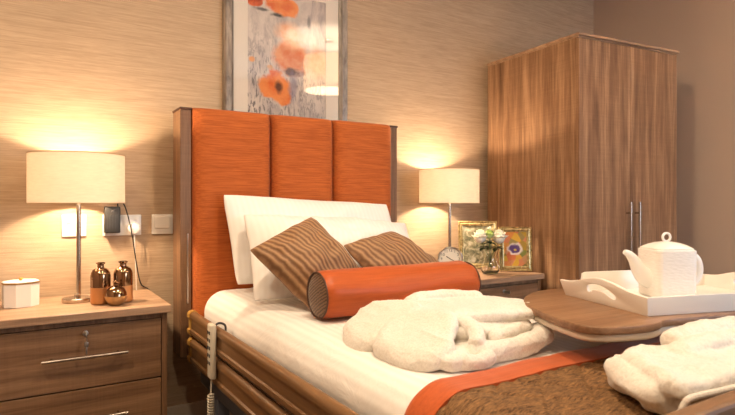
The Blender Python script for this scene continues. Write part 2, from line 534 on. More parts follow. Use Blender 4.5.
nightstand('oak drawer unit left of the bed, carrying the copper bottles, key in its top lock', (.19, 2.178, 0), True)
nightstand('far oak drawer unit between bed and wardrobe, holding clock, vase and photo frames', (2.13, 2.065, 0), False)

# ------------------------------------------------------------------ lamps
def table_lamp(label, loc):
    t = thing('table_lamp', label, 'lamp', loc, 0, 'matching bedside lamps')
    H0, H1, RS = .383, .574, .170
    b = B(); lathe(b, [(0, 0), (.054, 0), (.055, .002), (.055, .014), (.052, .017), (.012, .019), (.012, .030), (.0085, .032), (0, .032)], 48)
    obj('base', b, 'nickel', t)
    b = B(); tube(b, [(.004, 0, .028), (.004, 0, .44)], .0085, 20)
    obj('pole', b, 'nickel', t)
    b = B(); lathe(b, [(.014, .44), (.017, .45), (.017, .49), (.014, .50)], 24, T(.004, 0, 0))
    # spider ring that carries the shade
    for k in range(3):
        a = k * 2 * PI / 3 + .4
        tube(b, [(.004, 0, .452), ((RS - .003) * math.cos(a), (RS - .003) * math.sin(a), .452)], .0016, 6)
    obj('lamp_holder', b, 'white_plastic', t)
    b = B(); lathe(b, [(.0, .50), (.012, .502), (.026, .522), (.028, .538), (.02, .556), (0, .563)], 24, T(.004, 0, -.0))
    obj('bulb', b, M['bulb'], t)
    b = B(); lathe(b, [(RS, H0), (RS, H1), (RS - .0012, H1), (RS - .0012, H0), (RS, H0)], 96, cap=False)
    bmesh.ops.remove_doubles(b, verts=b.verts[:], dist=1e-6)
    s = obj('lamp_shade', b, 'shade', t)
    for z in (H0, H1 - .003):
        b = B(); lathe(b, [(RS + .0012, z), (RS + .0012, z + .003), (RS - .003, z + .003), (RS - .003, z), (RS + .0012, z)], 96, cap=False)
        bmesh.ops.remove_doubles(b, verts=b.verts[:], dist=1e-6)
        obj('rim', b, 'trim', s)
    li = bpy.data.lights.new('lamp_light', 'POINT'); li.energy = SW; li.color = (1.0, .745, .50); li.shadow_soft_size = .03
    lo = bpy.data.objects.new('lamp_light', li); COL.objects.link(lo); lo.parent = t; lo.location = (.004, 0, .495)
    return t
M['bulb'] = emit('warm_bulb', (1.0, .66, .36), 14)
table_lamp('large-looking near lamp with cream drum shade on the left drawer unit', (.184, 2.44, NH))
table_lamp('lamp with cream drum shade behind the alarm clock beside the wardrobe', (2.066, 2.44, NH))
# ceiling pendant (seen only as a reflection in the picture glass)
t = thing('pendant_lamp', 'white drum ceiling pendant, seen only reflected in the poppy picture glass', 'lamp', (2.55, .40, ZC))
b = B(); lathe(b, [(0, 0), (.055, 0), (.055, -.018), (.045, -.025), (0, -.025)], 32); obj('ceiling_rose', b, 'chrome', t)
b = B(); tube(b, [(0, 0, -.02), (0, 0, -.16)], .004, 8); obj('flex', b, 'white_plastic', t)
b = B(); lathe(b, [(.235, -.51), (.235, -.19), (.233, -.19), (.233, -.51), (.235, -.51)], 64, cap=False)
bmesh.ops.remove_doubles(b, verts=b.verts[:], dist=1e-6)
s = obj('lamp_shade', b, 'pendant_shade', t)
b = B(); lathe(b, [(0, -.5105), (.228, -.5105), (.228, -.504), (0, -.504)], 64, cap=False)
obj('diffuser', b, 'diffuser', t)
b = B(); lathe(b, [(0, -.16), (.02, -.165), (.03, -.2), (.02, -.225), (0, -.23)], 20); obj('bulb', b, M['bulb'], t)
li = bpy.data.lights.new('pendant_light', 'POINT'); li.energy = PE; li.color = (1.0, .80, .61); li.shadow_soft_size = .08
lo = bpy.data.objects.new('pendant_light', li); COL.objects.link(lo); lo.parent = t; lo.location = (0, 0, -.38)

# ------------------------------------------------------------------ bed
BX0, BX1 = .571, 1.695
bed = thing('adjustable_bed', 'adjustable care bed with orange padded headboard and oak side rails', 'bed', (1.128, 1.4, 0))
def L(x, y, z=0): return (x - 1.128, y - 1.4, z)
def lbox(bm, lo, hi, bev=0, seg=2): box(bm, L(*lo), L(*hi), bev, seg)
HBZ = 1.45
for x0 in (BX0, BX1 - .046):
    b = B(); lbox(b, (x0, 2.425, .39), (x0 + .046, 2.555, HBZ), .002)
    p = obj('headboard_post', b, 'wood_z', bed, smooth=False)
    b = B(); lbox(b, (x0 - .003, 2.420, HBZ), (x0 + .049, 2.560, HBZ + .010), .003)
    obj('post_cap', b, 'piping', p, smooth=False)
    if x0 == BX0:
        b = B(); lbox(b, (x0 + .028, 2.422, .62), (x0 + .035, 2.428, .92), .002)
        obj('rail_slider', b, 'steel', p, smooth=False)
b = B(); lbox(b, (BX0 + .046, 2.455, .40), (BX1 - .046, 2.54, HBZ - .01), .002)
obj('headboard_panel', b, 'wood_z', bed, smooth=False)
# three padded panels
px = [.6185, .975, 1.300, 1.6475]
for k in range(3):
    b = B(); a0, a1 = px[k] + .0015, px[k + 1] - .0015; z0, z1 = .50, HBZ + .012
    nu, nv = 22, 60
    def pad(u, v):
        eu = 1 - abs(2 * u - 1) ** 7; ev = 1 - abs(2 * v - 1) ** 40
        h = (max(eu, 0) * max(ev, 0)) ** .36
        return Vector(L(a0 + (a1 - a0) * u, 2.452 - .080 * h, z0 + (z1 - z0) * v))
    us = [0.5 - 0.5 * math.cos(PI * i / nu) for i in range(nu + 1)]
    vs_ = [0.5 - 0.5 * math.cos(PI * i / nv) for i in range(nv + 1)]
    G = [[b.verts.new(pad(u, v)) for u in us] for v in vs_]
    for j in range(nv):
        for i in range(nu): b.faces.new((G[j][i], G[j][i + 1], G[j + 1][i + 1], G[j + 1][i]))
    rim = [G[0][i] for i in range(nu + 1)] + [G[j][nu] for j in range(1, nv + 1)] + [G[nv][i] for i in range(nu - 1, -1, -1)] + [G[j][0] for j in range(nv - 1, 0, -1)]
    b.faces.new(rim[::-1])
    o = obj('headboard_pad', b, 'orange', bed, ang=80)
# frame and rails
b = B(); lbox(b, (.66, .42, .27), (.70, 2.44, .33), .003); lbox(b, (1.555, .42, .27), (1.595, 2.44, .33), .003)
for y in (.5, 1.1, 1.7, 2.3): lbox(b, (.70, y, .28), (1.555, y + .05, .32), .002)
obj('bed_frame', b, 'leg_steel', bed, smooth=False)
for x in (.66, 1.55):
    for y in (.62, 2.19):
        b = B(); lbox(b, (x, y, .03), (x + .05, y + .045, .28), .004)
        lathe(b, [(0, -.012), (.03, -.012), (.03, .012), (0, .012)], 20, T(*L(x + .025, y + .022, .0315)) @ R(PI/2, 'Y'))
        obj('leg', b, 'leg_steel', bed, smooth=False)
b = B(); lbox(b, (.655, .44, .33), (1.605, 2.36, .50), .02, 3); obj('mattress', b, 'white_plastic', bed)
b = B(); lbox(b, (.60, .375, .30), (1.66, .405, .78), .006); obj('footboard', b, 'wood_x', bed, smooth=False)
def rail_profile(h):
    # (x offset outward = negative, z) closed outline with rounded beads at top and bottom
    pts = []
    for a in range(0, 181, 20): pts.append((.016 * math.cos(math.radians(a)), h/2 - .016 + .016 * math.sin(math.radians(a))))
    pts += [(-.016, h/2 - .026), (-.010, h/2 - .030), (-.010, -h/2 + .030), (-.016, -h/2 + .026)]
    for a in range(180, 361, 20): pts.append((.016 * math.cos(math.radians(a)), -h/2 + .016 + .016 * math.sin(math.radians(a))))
    pts += [(.016, -h/2 + .026), (.010, -h/2 + .03), (.010, h/2 - .03), (.016, h/2 - .026)]
    return pts
for zc in (.598 - .050, .483 - .050):
    b = B()
    prism(b, rail_profile(.100), 0, 1.94)
    b.transform(T(*L(.607, 2.355, zc)) @ R(PI/2, 'X'))
    rl = obj('side_rail', b, 'wood_y', bed, ang=50)
    b = B()
    pr = [(x * 1.25, z * 1.05) for x, z in rail_profile(.100)]
    prism(b, pr, 0, .034); b.transform(T(*L(.607, 2.377, zc)) @ R(PI/2, 'X'))
    obj('end_cap', b, 'tan_strap', rl, ang=50)

# duvet surface shared with the throw
def duvet_section(s, y):
    """s in [-1,1] across the bed; returns point and outward normal"""
    xl, xr, rc, low = .646, 1.615, .095, .50
    zt = .672 + .010 * math.exp(-((y - 2.2) / .25) ** 2)
    hang = zt - low - rc
    flat = (xr - xl) - 2 * rc
    arc = rc * PI / 2
    tot = 2 * hang + 2 * arc + flat
    d = (s + 1) / 2 * tot
    if d < hang: return Vector((xl, y, low + d)), Vector((-1, 0, 0))
    d -= hang
    if d < arc:
        a = d / rc
        return Vector((xl + rc - rc * math.cos(a), y, zt - rc + rc * math.sin(a))), Vector((-math.cos(a), 0, math.sin(a)))
    d -= arc
    if d < flat: return Vector((xl + rc + d, y, zt)), Vector((0, 0, 1))
    d -= flat
    if d < arc:
        a = d / rc
        return Vector((xr - rc + rc * math.sin(a), y, zt - rc + rc * math.cos(a))), Vector((math.sin(a), 0, math.cos(a)))
    d -= arc
    return Vector((xr, y, zt - rc - d)), Vector((1, 0, 0))
def wrinkle(p):
    q = Vector((p.x * 3.2, p.y * 2.2, p.z * 3))
    n = noise.noise(q) * .009 + noise.noise(q * 3.1 + Vector((4, 1, 2))) * .005
    n += .0022 * abs(noise.noise(Vector((p.x * 14, p.y * 4, 3))))
    return n
def cloth_bm(y0, y1, off, thick, ns=150, ny=120, s0=-1, s1=1, extra=None, end_round=0.0):
    b = B(); uvl = b.loops.layers.uv.new('UVMap')
    def grid(o_):
        G = []
        for j in range(ny + 1):
            y = y0 + (y1 - y0) * j / ny; row = []
            for i in range(ns + 1):
                s = s0 + (s1 - s0) * i / ns
                p, n = duvet_section(s, y)
                w = wrinkle(p)
                d = w + o_
                if extra: d += extra(s, y, p)
                if end_round:
                    e = (y1 - y)
                    if e < end_round: d -= end_round * (1 - math.sqrt(max(0, 1 - (1 - e / end_round) ** 2)))
                row.append(b.verts.new(p + n * d))
            G.append(row)
        return G
    A = grid(off); C = grid(off - thick) if thick else None
    def quad(vs, uv=None):
        f = b.faces.new(vs)
        if uv:
            for l, c in zip(f.loops, uv): l[uvl].uv = c
    for j in range(ny):
        for i in range(ns):
            u0, u1, v0, v1 = i / ns, (i + 1) / ns, j / ny, (j + 1) / ny
            quad((A[j][i], A[j][i+1], A[j+1][i+1], A[j+1][i]), [(u0, v0), (u1, v0), (u1, v1), (u0, v1)])
            if C: quad((C[j][i], C[j+1][i], C[j+1][i+1], C[j][i+1]))
    if C:
        for i in range(ns):
            quad((A[0][i], C[0][i], C[0][i+1], A[0][i+1])); quad((A[ny][i], A[ny][i+1], C[ny][i+1], C[ny][i]))
        for j in range(ny):
            quad((A[j][0], A[j+1][0], C[j+1][0], C[j][0])); quad((A[j][ns], C[j][ns], C[j+1][ns], A[j+1][ns]))
    bmesh.ops.recalc_face_normals(b, faces=b.faces[:])
    return b
dv = obj('duvet', cloth_bm(.43, 2.372, 0, .03, 170, 200, end_round=.05), 'duvet', ang=80)
tag(dv, 'white fine-striped duvet spread over the care bed', 'duvet')
thr = thing('bed_throw', 'brown quilted bed runner with orange satin border under the nearer robe', 'throw', (0, 0, 0))
def q_extra(s, y, p):
    # diamond quilting
    a = (p.x + (y - p.x * 0) * 1.0) / .13; c = (p.x - y) / .13
    fa = abs(a - round(a)); fc = abs(c - round(c))
    return -.005 * math.exp(-(min(fa, fc) / .06) ** 2) + .002
obj('quilted_panel', cloth_bm(.415, .832, .010, .008, 220, 90, -.98, .98, q_extra), 'quilt', thr, ang=80)
def b_extra(s, y, p): return .0015 * noise.noise(Vector((p.x * 9, y * 22, 0)))
obj('border', cloth_bm(.822, .905, .0145, .010, 170, 10, -.98, .98, b_extra, end_round=.006), 'border', thr, ang=80)

# ------------------------------------------------------------------ pillows
def pillow(name, c, thick, mat, label, cat, group=None, sag=0.05, flange=0.0, p=4.0, q=.5, n=44, seed=0, wr=.006, back=.6, rotuv=False, cr=.022):
    """c: corners LB, RB, RT, LT in the world"""
    LB, RB, RT, LT = [Vector(v) for v in c]
    cen = (LB + RB + RT + LT) / 4
    nrm = (RB - LB + RT - LT).cross(LT - LB + RT - RB).normalized()
    if nrm.y > 0: nrm = -nrm
    b = B(); uvl = b.loops.layers.uv.new('UVMap')
    def P(a, d, side):
        # a, d in [-1,1]
        k_ = 1 - cr * (a * d) ** 6
        u = (a * k_ * (1 - sag * (1 - d * d)) + 1) / 2
        v = (d * k_ * (1 - sag * (1 - a * a)) + 1) / 2
        base = (LB * (1 - u) + RB * u) * (1 - v) + (LT * (1 - u) + RT * u) * v
        f = 1 + flange
        aa, dd = min(abs(a) * f, 1), min(abs(d) * f, 1)
        h = ((1 - aa ** p) * (1 - dd ** p)) ** q
        w = wr * noise.noise(base * 9 + Vector((seed, 0, 0))) + wr * .6 * noise.noise(base * 22 + Vector((seed, 3, 0)))
        edge = .0025
        return base + nrm * (side * (thick * (1 if side > 0 else back) * h + edge) + w * (h + .35)) - cen
    g = [-math.cos(PI * i / n) * .35 + (-1 + 2 * i / n) * .65 for i in range(n + 1)]
    F = [[b.verts.new(P(a, d, 1)) for a in g] for d in g]
    K = [[b.verts.new(P(a, d, -1)) for a in g] for d in g]
    def face(vs, uv):
        f = b.faces.new(vs)
        for l, c_ in zip(f.loops, uv): l[uvl].uv = (c_[1], c_[0]) if rotuv else c_
    for j in range(n):
        for i in range(n):
            u0, u1, v0, v1 = [(t_ + 1) / 2 for t_ in (g[i], g[i+1], g[j], g[j+1])]
            uv = [(u0, v0), (u1, v0), (u1, v1), (u0, v1)]
            face((F[j][i], F[j][i+1], F[j+1][i+1], F[j+1][i]), uv)
            face((K[j][i], K[j+1][i], K[j+1][i+1], K[j][i+1]), [uv[0], uv[3], uv[2], uv[1]])
    for i in range(n):
        t0, t1 = (g[i] + 1) / 2, (g[i+1] + 1) / 2
        face((F[0][i], K[0][i], K[0][i+1], F[0][i+1]), [(t0, 0), (t0, 0), (t1, 0), (t1, 0)])
        face((F[n][i], F[n][i+1], K[n][i+1], K[n][i]), [(t0, 1), (t1, 1), (t1, 1), (t0, 1)])
        face((F[i][0], F[i+1][0], K[i+1][0], K[i][0]), [(0, t0), (0, t1), (0, t1), (0, t0)])
        face((F[i][n], K[i][n], K[i+1][n], F[i+1][n]), [(1, t0), (1, t0), (1, t1), (1, t1)])
    bmesh.ops.recalc_face_normals(b, faces=b.faces[:])
    o = obj(name, b, mat, ang=75, loc=cen)
    return tag(o, label, cat, group)
pillow('pillow', [(.735, 2.19, .715), (1.57, 2.19, .715), (1.572, 2.335, 1.045), (.722, 2.335, 1.088)], .060, 'pillow',
       'rear white striped pillow propped against the orange headboard', 'pillow', 'white bed pillows', flange=.015, sag=.018, back=.4, seed=1, p=2.6, q=.55, wr=.012)
pillow('pillow', [(.712, 1.93, .690), (1.50, 1.93, .690), (1.568, 2.17, .955), (.765, 2.20, 1.005)], .115, 'pillow',
       'front white striped pillow directly behind the brown striped cushions', 'pillow', 'white bed pillows', flange=.015, sag=.035, back=.45, seed=5, p=2.1, q=.6, wr=.018)
pillow('cushion', [(.848, 1.705, .672), (1.085, 1.79, .800), (.945, 1.93, .998), (.672, 1.86, .888)], .085, 'cushion',
       'brown and gold striped cushion on its corner, left behind the bolster', 'cushion', 'striped scatter cushions', sag=.015, p=2.2, q=.58, seed=3, wr=.018, back=.7)
pillow('cushion', [(1.17, 1.70, .690), (1.50, 1.76, .765), (1.346, 1.95, .928), (1.03, 1.83, .892)], .065, 'cushion',
       'brown and gold striped cushion, right one mostly hidden behind the bolster', 'cushion', 'striped scatter cushions', sag=.015, p=2.2, q=.58, seed=8, wr=.018, back=.7)

# bolster
bt = thing('bolster', 'long round orange satin bolster with brown ribbed ends', 'cushion', (1.105, 1.577, .755), math.radians(-2))
b = B(); rb, hl = .0795, .306
n1, n2 = 64, 60; rows = []
for i in range(n1 + 1):
    s = -1 + 2 * i / n1; x = s * hl
    e = 1 - .10 * max(0, (abs(s) - .9) / .1) ** 2
    row = []
    for k in range(n2):
        a = 2 * PI * k / n2
        fold = .0035 * math.sin(7 * a + 2 * math.sin(4 * x / hl)) * max(0, abs(s) - .45) ** 1.2 + .003 * noise.noise(Vector((x * 6, math.cos(a) * 2, math.sin(a) * 2)))
        r = rb * e + fold
        z = r * math.sin(a); y = r * math.cos(a) * 1.06
        if z < -.068: z = -.068 + (z + .068) * .2
        row.append(b.verts.new((x, y, z)))
    rows.append(row)
for i in range(n1):
    for k in range(n2):
        j = (k + 1) % n2
        b.faces.new((rows[i][k], rows[i][j], rows[i+1][j], rows[i+1][k]))
bmesh.ops.recalc_face_normals(b, faces=b.faces[:])
obj('cover', b, 'satin', bt, ang=80)
for s in (-1, 1):
    b = B(); m_ = T(s * (hl - .003), 0, 0) @ R(s * PI/2, 'Y')
    lathe(b, [(rb * .90, 0), (rb * .8, .006), (rb * .5, .011), (0, .013)], 48, m_, cap=False)
    obj('end_panel', b, 'ribbed', bt)
    b = B()
    ring = []
    for k in range(48):
        a = 2 * PI * k / 48
        z = rb * .915 * math.sin(a)
        ring.append((s * hl, rb * .915 * 1.06 * math.cos(a), max(z, -.069)))
    tube(b, ring, .0032, 8, True)
    obj('piping', b, 'piping', bt)

# ------------------------------------------------------------------ bathrobes (folded towelling)
def rbox(bm, lo, hi, k=3.2, rz=0.0, n=20, tilt=None):
    """super-ellipsoid cushion-like block"""
    t = bmesh.new(); bmesh.ops.create_cube(t, size=2)
    bmesh.ops.subdivide_edges(t, edges=t.edges[:], cuts=n, use_grid_fill=True)
    c = Vector([(a + b_) / 2 for a, b_ in zip(lo, hi)]); h = [(b_ - a) / 2 for a, b_ in zip(lo, hi)]
    r_ = Matrix.Rotation(rz, 3, 'Z')
    hm = h[2]
    for v in t.verts:
        x, y, z = v.co
        # rounded box by clamping radius to the thickness
        rr = min(hm * .98, h[0], h[1])
        q = Vector((x * h[0], y * h[1], z * h[2]))
        core = Vector([max(-h[i] + rr, min(h[i] - rr, q[i])) for i in range(3)])
        d = q - core
        if d.length > 1e-9:
            d = d.normalized() * rr
        p = core + d
        if tilt: p.z += tilt[0] * p.x + tilt[1] * p.y
        v.co = r_ @ p + c
    merge(bm, t)

def fuse(bm, voxel, smooth_it, disp, name, mat, label, cat, group, origin, seed=0):
    me = bpy.data.meshes.new('raw'); bm.to_mesh(me); bm.free()
    o = bpy.data.objects.new('raw', me); COL.objects.link(o)
    md = o.modifiers.new('r', 'REMESH'); md.mode = 'VOXEL'; md.voxel_size = voxel
    md2 = o.modifiers.new('s', 'SMOOTH'); md2.factor = .5; md2.iterations = smooth_it
    dg = bpy.context.evaluated_depsgraph_get()
    ev = bpy.data.meshes.new_from_object(o.evaluated_get(dg))
    bpy.data.objects.remove(o); bpy.data.meshes.remove(me)
    b = bmesh.new(); b.from_mesh(ev); bpy.data.meshes.remove(ev)
    b.normal_update()
    org = Vector(origin); sv = Vector((seed, seed * 2, 0))
    mv = []
    for v in b.verts:
        q = v.co + sv
        d = disp * (noise.noise(q * 12) * 1.2 + 1.1 - 2.6 * abs(noise.noise(Vector((q.x * 16, q.y * 9, q.z * 20)) + sv)) ** .8 + noise.noise(q * 34) * .5)
        d += disp * .30 * noise.noise(q * 95) + disp * .22 * noise.noise(q * 190)
        mv.append(v.co + v.normal * d - org)
    for v, p in zip(b.verts, mv): v.co = p
    r = obj(name, b, mat, loc=origin, ang=180)
    return tag(r, label, cat, group)

def sausage(bm, pts, r, flat=1.0, k=6):
    P = catmull(pts, k)
    m = len(P)
    rs = []
    for i in range(m):
        s = i / (m - 1); e = min(s, 1 - s) * (m - 1) / 2.5
        base = r if not isinstance(r, (list, tuple)) else r[0] + (r[1] - r[0]) * s
        rs.append(base * math.sqrt(max(.05, 1 - (1 - min(1, e)) ** 2)))
    tube(bm, P, rs, 16, False, flat)


def puff(bm, pts, za, zb, k=6, tilt=(0, 0)):
    """flat pad of folded towelling with fully rounded edges; pts = outline (closed, smoothed)"""
    P = [Vector((p.x, p.y, 0)) for p in catmull([(x, y, 0) for x, y in pts], k, True)]
    n = len(P); cen = sum(P, Vector()) / n; r_ = (zb - za) / 2
    area = sum(P[i].x * P[(i+1) % n].y - P[(i+1) % n].x * P[i].y for i in range(n))
    rings = []
    for a in [-90, -60, -35, -12, 12, 35, 60, 90]:
        ca, sa = math.cos(math.radians(a)), math.sin(math.radians(a)); ring = []
        for i in range(n):
            d = (P[(i+1) % n] - P[i-1]).normalized()
            nn = Vector((d.y, -d.x, 0)) * (1 if area > 0 else -1)
            q = P[i] - nn * r_ * (1 - ca)
            q.z = (za + zb) / 2 + r_ * sa + tilt[0] * (q.x - cen.x) + tilt[1] * (q.y - cen.y)
            ring.append(q)
        rings.append(ring)
    loft(bm, rings)

z0 = .673
b = B()
# bottom fold, wide body and its long front roll
puff(b, [(.80, .985), (.95, .975), (1.10, .975), (1.165, .99), (1.18, 1.10), (1.19, 1.28), (1.10, 1.36), (.92, 1.385), (.775, 1.36), (.755, 1.25), (.765, 1.10)], z0, z0 + .036)
sausage(b, [(.885, .985, z0 + .027), (.96, .955, z0 + .024), (1.05, .955, z0 + .028), (1.14, .975, z0 + .034), (1.165, 1.03, z0 + .034)], .0255, 1.0)
# second fold
puff(b, [(.93, 1.02), (1.05, 1.00), (1.135, 1.01), (1.165, 1.10), (1.17, 1.26), (1.05, 1.34), (.93, 1.34), (.88, 1.2), (.89, 1.08)], z0 + .040, z0 + .066, tilt=(0, 0))
# top slab: the folded back panel
puff(b, [(.925, 1.115), (1.02, 1.045), (1.145, 1.005), (1.205, 1.07), (1.235, 1.17), (1.19, 1.27), (1.03, 1.335), (.93, 1.33), (.89, 1.25)], z0 + .068, z0 + .096, tilt=(.02, -.01))
# rolled collar hump at the back
sausage(b, [(.94, 1.31, z0 + .088), (1.02, 1.305, z0 + .100), (1.10, 1.275, z0 + .103), (1.165, 1.22, z0 + .096)], .021, .75)
# sleeve and front edge draped down the left side
puff(b, [(.738, 1.30), (.785, 1.375), (.88, 1.385), (.94, 1.28), (.92, 1.195), (.80, 1.185), (.737, 1.215)], z0 + .018, z0 + .066, tilt=(.42, .02))
puff(b, [(.742, 1.16), (.80, 1.205), (.875, 1.195), (.925, 1.12), (.915, 1.05), (.865, 1.0), (.815, .955), (.765, .975), (.74, 1.06)], z0 + .022, z0 + .068, tilt=(.44, .05))
puff(b, [(.79, 1.02), (.85, 1.04), (.89, 1.0), (.86, .945), (.81, .935), (.785, .965)], z0 + .002, z0 + .038, tilt=(.0, .0))
# rolled edge curling into a hollow at the front corner
sausage(b, [(.925, 1.10, z0 + .080), (.945, 1.04, z0 + .070), (.925, .99, z0 + .056), (.895, .965, z0 + .044)], [.022, .017])
sausage(b, [(.83, .95, z0 + .020), (.875, .930, z0 + .018), (.925, .94, z0 + .022)], .0175)
sausage(b, [(1.16, 1.04, z0 + .055), (1.05, 1.0, z0 + .052), (.97, .99, z0 + .045)], .015)
fuse(b, .0030, 3, .0030, 'bathrobe', 'terry', 'folded cream towelling bathrobe in the middle of the bed before the bolster', 'bathrobe', 'folded towelling robes', (.97, 1.16, z0), 1)

z0 = .688
b = B()
puff(b, [(.925, .56), (1.0, .545), (1.2, .53), (1.36, .52), (1.38, .62), (1.25, .69), (1.07, .70), (.965, .675)], z0, z0 + .034)
puff(b, [(.925, .53), (1.0, .515), (1.3, .485), (1.38, .56), (1.32, .64), (1.15, .672), (1.03, .695), (.965, .685), (.935, .61)], z0 + .030, z0 + .062)
# top fold with its overhanging front lip
puff(b, [(.895, .495), (1.0, .475), (1.2, .455), (1.37, .44), (1.40, .53), (1.30, .615), (1.12, .625), (1.045, .665), (.99, .66), (.93, .58)], z0 + .054, z0 + .088, tilt=(.03, .03))
sausage(b, [(.985, .67, z0 + .040), (.95, .625, z0 + .042), (.918, .57, z0 + .040), (.905, .52, z0 + .045)], .027)
sausage(b, [(1.00, .655, z0 + .066), (.965, .60, z0 + .066), (.93, .55, z0 + .066), (.90, .505, z0 + .062)], .022)
sausage(b, [(.915, .575, z0 + .024), (.925, .535, z0 + .022), (.95, .515, z0 + .020)], .023)
# rolled sleeve at the back
sausage(b, [(1.10, .635, z0 + .086), (1.16, .625, z0 + .100), (1.26, .605, z0 + .106), (1.37, .58, z0 + .104)], .028, .85)
sausage(b, [(1.05, .60, z0 + .080), (1.13, .585, z0 + .092), (1.25, .56, z0 + .096), (1.37, .53, z0 + .092)], .026, .7)
# inner folds seen in the open front
sausage(b, [(.955, .525, z0 + .026), (1.05, .505, z0 + .034), (1.15, .50, z0 + .020), (1.35, .50, z0 + .028)], .020)
for v in b.verts:
    v.co.z = z0 + (v.co.z - z0) * .88; v.co.x += .012
fuse(b, .0030, 3, .0028, 'bathrobe', 'terry', 'folded cream towelling bathrobe at the lower right corner on the brown runner', 'bathrobe', 'folded towelling robes', (1.12, .58, z0), 6)
rob2 = bpy.data.objects['bathrobe.001']
b = B()
pts = catmull([(.900, .520, z0 + .002), (.889, .494, z0 + .026), (.889, .486, z0 + .046), (.905, .481, z0 + .056), (1.0, .466, z0 + .059), (1.15, .452, z0 + .062), (1.36, .434, z0 + .066)], 8)
tube(b, [Vector((p.x + .012 - 1.12, p.y - .58, (p.z - z0) * .88)) for p in pts], .0055, 10)
obj('hem_band', b, 'terry', rob2)

# ------------------------------------------------------------------ overbed table
tb = thing('overbed_table', 'wheeled overbed table with wooden top carrying the white tray', 'table', (1.55, .90, 0))
out = [(1.069, .822), (1.078, .785), (1.108, .759), (1.154, .742), (1.210, .729), (1.250, .732), (1.290, .741), (1.365, .723), (1.51, .687), (1.68, .648), (1.84, .612), (1.94, .630),
       (2.00, .71), (2.03, .83), (2.01, .94), (1.93, 1.03), (1.78, 1.09), (1.60, 1.150), (1.49, 1.183), (1.42, 1.196), (1.35, 1.186), (1.25, 1.137), (1.17, 1.062), (1.118, .965), (1.090, .895)]
P2 = [(p.x - 1.55, p.y - .90) for p in catmull([(x, y, 0) for x, y in out], 5, True)]
b = B(); prism(b, P2, .757, .775, .0025); obj('table_top', b, 'wood_table', tb, ang=50)
inn = [(x * .985, y * .97) for x, y in P2]
b = B(); prism(b, inn, .738, .757, .006); obj('under_tray', b, 'table_under', tb, ang=50)
b = B(); box(b, (.20, -.05, .70), (.33, .05, .738), .004); box(b, (.235, -.035, .06), (.305, .035, .71), .008)
obj('column', b, 'leg_steel', tb, smooth=False)
b = B()
box(b, (.20, -.30, .045), (.34, .30, .085), .012); box(b, (-.40, -.30, .045), (.26, -.25, .08), .01); box(b, (-.40, .25, .045), (.26, .30, .08), .01)
fb = obj('base', b, 'leg_steel', tb, smooth=False)
for x, y in ((-.37, -.275), (-.37, .275), (.30, -.275), (.30, .275)):
    b = B(); lathe(b, [(0, -.01), (.021, -.01), (.024, -.006), (.024, .006), (.021, .01), (0, .01)], 20, T(x, y, .0245) @ R(PI/2, 'X'))
    box(b, (x - .006, y - .006, .03), (x + .006, y + .006, .05))
    obj('castor', b, 'black_plastic', fb)

# tray --------------------------------------------------------------
def curve_panel(bm, outer, holes, th, mtx):
    cu = bpy.data.curves.new('c', 'CURVE'); cu.dimensions = '2D'; cu.fill_mode = 'BOTH'; cu.extrude = th / 2; cu.bevel_depth = .0012; cu.bevel_resolution = 2; cu.offset = -.0012
    for loop in [outer] + holes:
        s = cu.splines.new('POLY'); s.points.add(len(loop) - 1); s.use_cyclic_u = True
        for p, (x, y) in zip(s.points, loop): p.co = (x, y, 0, 1)
    o = bpy.data.objects.new('c', cu); COL.objects.link(o)
    me = bpy.data.meshes.new_from_object(o.evaluated_get(bpy.context.evaluated_depsgraph_get()))
    bpy.data.objects.remove(o); bpy.data.curves.remove(cu)
    t = bmesh.new(); t.from_mesh(me); bpy.data.meshes.remove(me)
    bmesh.ops.remove_doubles(t, verts=t.verts[:], dist=1e-5)
    t.transform(mtx); merge(bm, t)
TA = math.radians(-16.7)
tr = thing('serving_tray', 'white wooden serving tray with wavy cut-out handles on the overbed table', 'tray', (1.288, .783, .7755), TA)
TW, TD, TH = .515, .33, .046
b = B(); box(b, (.004, .004, 0), (TW - .004, TD - .004, .009), .001); obj('tray_base', b, 'tray', tr, smooth=False)
side = [(0, 0), (TD, 0)]
top = catmull([(TD + .018, .044, 0), (TD * .86, .048, 0), (TD * .70, .062, 0), (TD * .52, .071, 0), (TD * .36, .066, 0), (TD * .18, .053, 0), (-.006, TH, 0)], 6)
side += [(p.x, p.y) for p in top]
hole = catmull([(TD * .67, .030, 0), (TD * .66, .046, 0), (TD * .56, .0535, 0), (TD * .44, .049, 0), (TD * .335, .033, 0), (TD * .34, .022, 0), (TD * .385, .024, 0), (TD * .48, .036, 0), (TD * .59, .036, 0), (TD * .63, .028, 0)], 5, True)
hole = [(p.x, p.y) for p in hole]
fl = .16
for k, x in enumerate((0.004, TW - .004)):
    b = B()
    a = -fl if k == 0 else fl
    m_ = T(x, 0, 0) @ R(a, 'Y') @ Matrix(((0, 0, 1, 0), (1, 0, 0, 0), (0, 1, 0, 0), (0, 0, 0, 1)))
    curve_panel(b, side, [hole], .006, m_)
    bmesh.ops.recalc_face_normals(b, faces=b.faces[:])
    obj('end_panel', b, 'tray', tr, ang=30)
def wall_panel(y, prof, a):
    b = B(); m_ = T(0, y, 0) @ R(a, 'X') @ Matrix(((1, 0, 0, 0), (0, 0, 1, 0), (0, 1, 0, 0), (0, 0, 0, 1)))
    curve_panel(b, prof, [], .006, m_)
    bmesh.ops.recalc_face_normals(b, faces=b.faces[:])
    obj('side_panel', b, 'tray', tr, ang=30)
wall_panel(.004, [(.002, 0), (TW - .002, 0), (TW + .006, TH), (-.006, TH)], .10)
wall_panel(TD - .004, [(.002, 0), (TW - .002, 0), (TW + .006, .042), (TW - .04, .042), (TW - .045, .062), (TW - .06, .066), (.072, .066), (.060, .062), (.055, .042), (-.006, .042)], -.10)

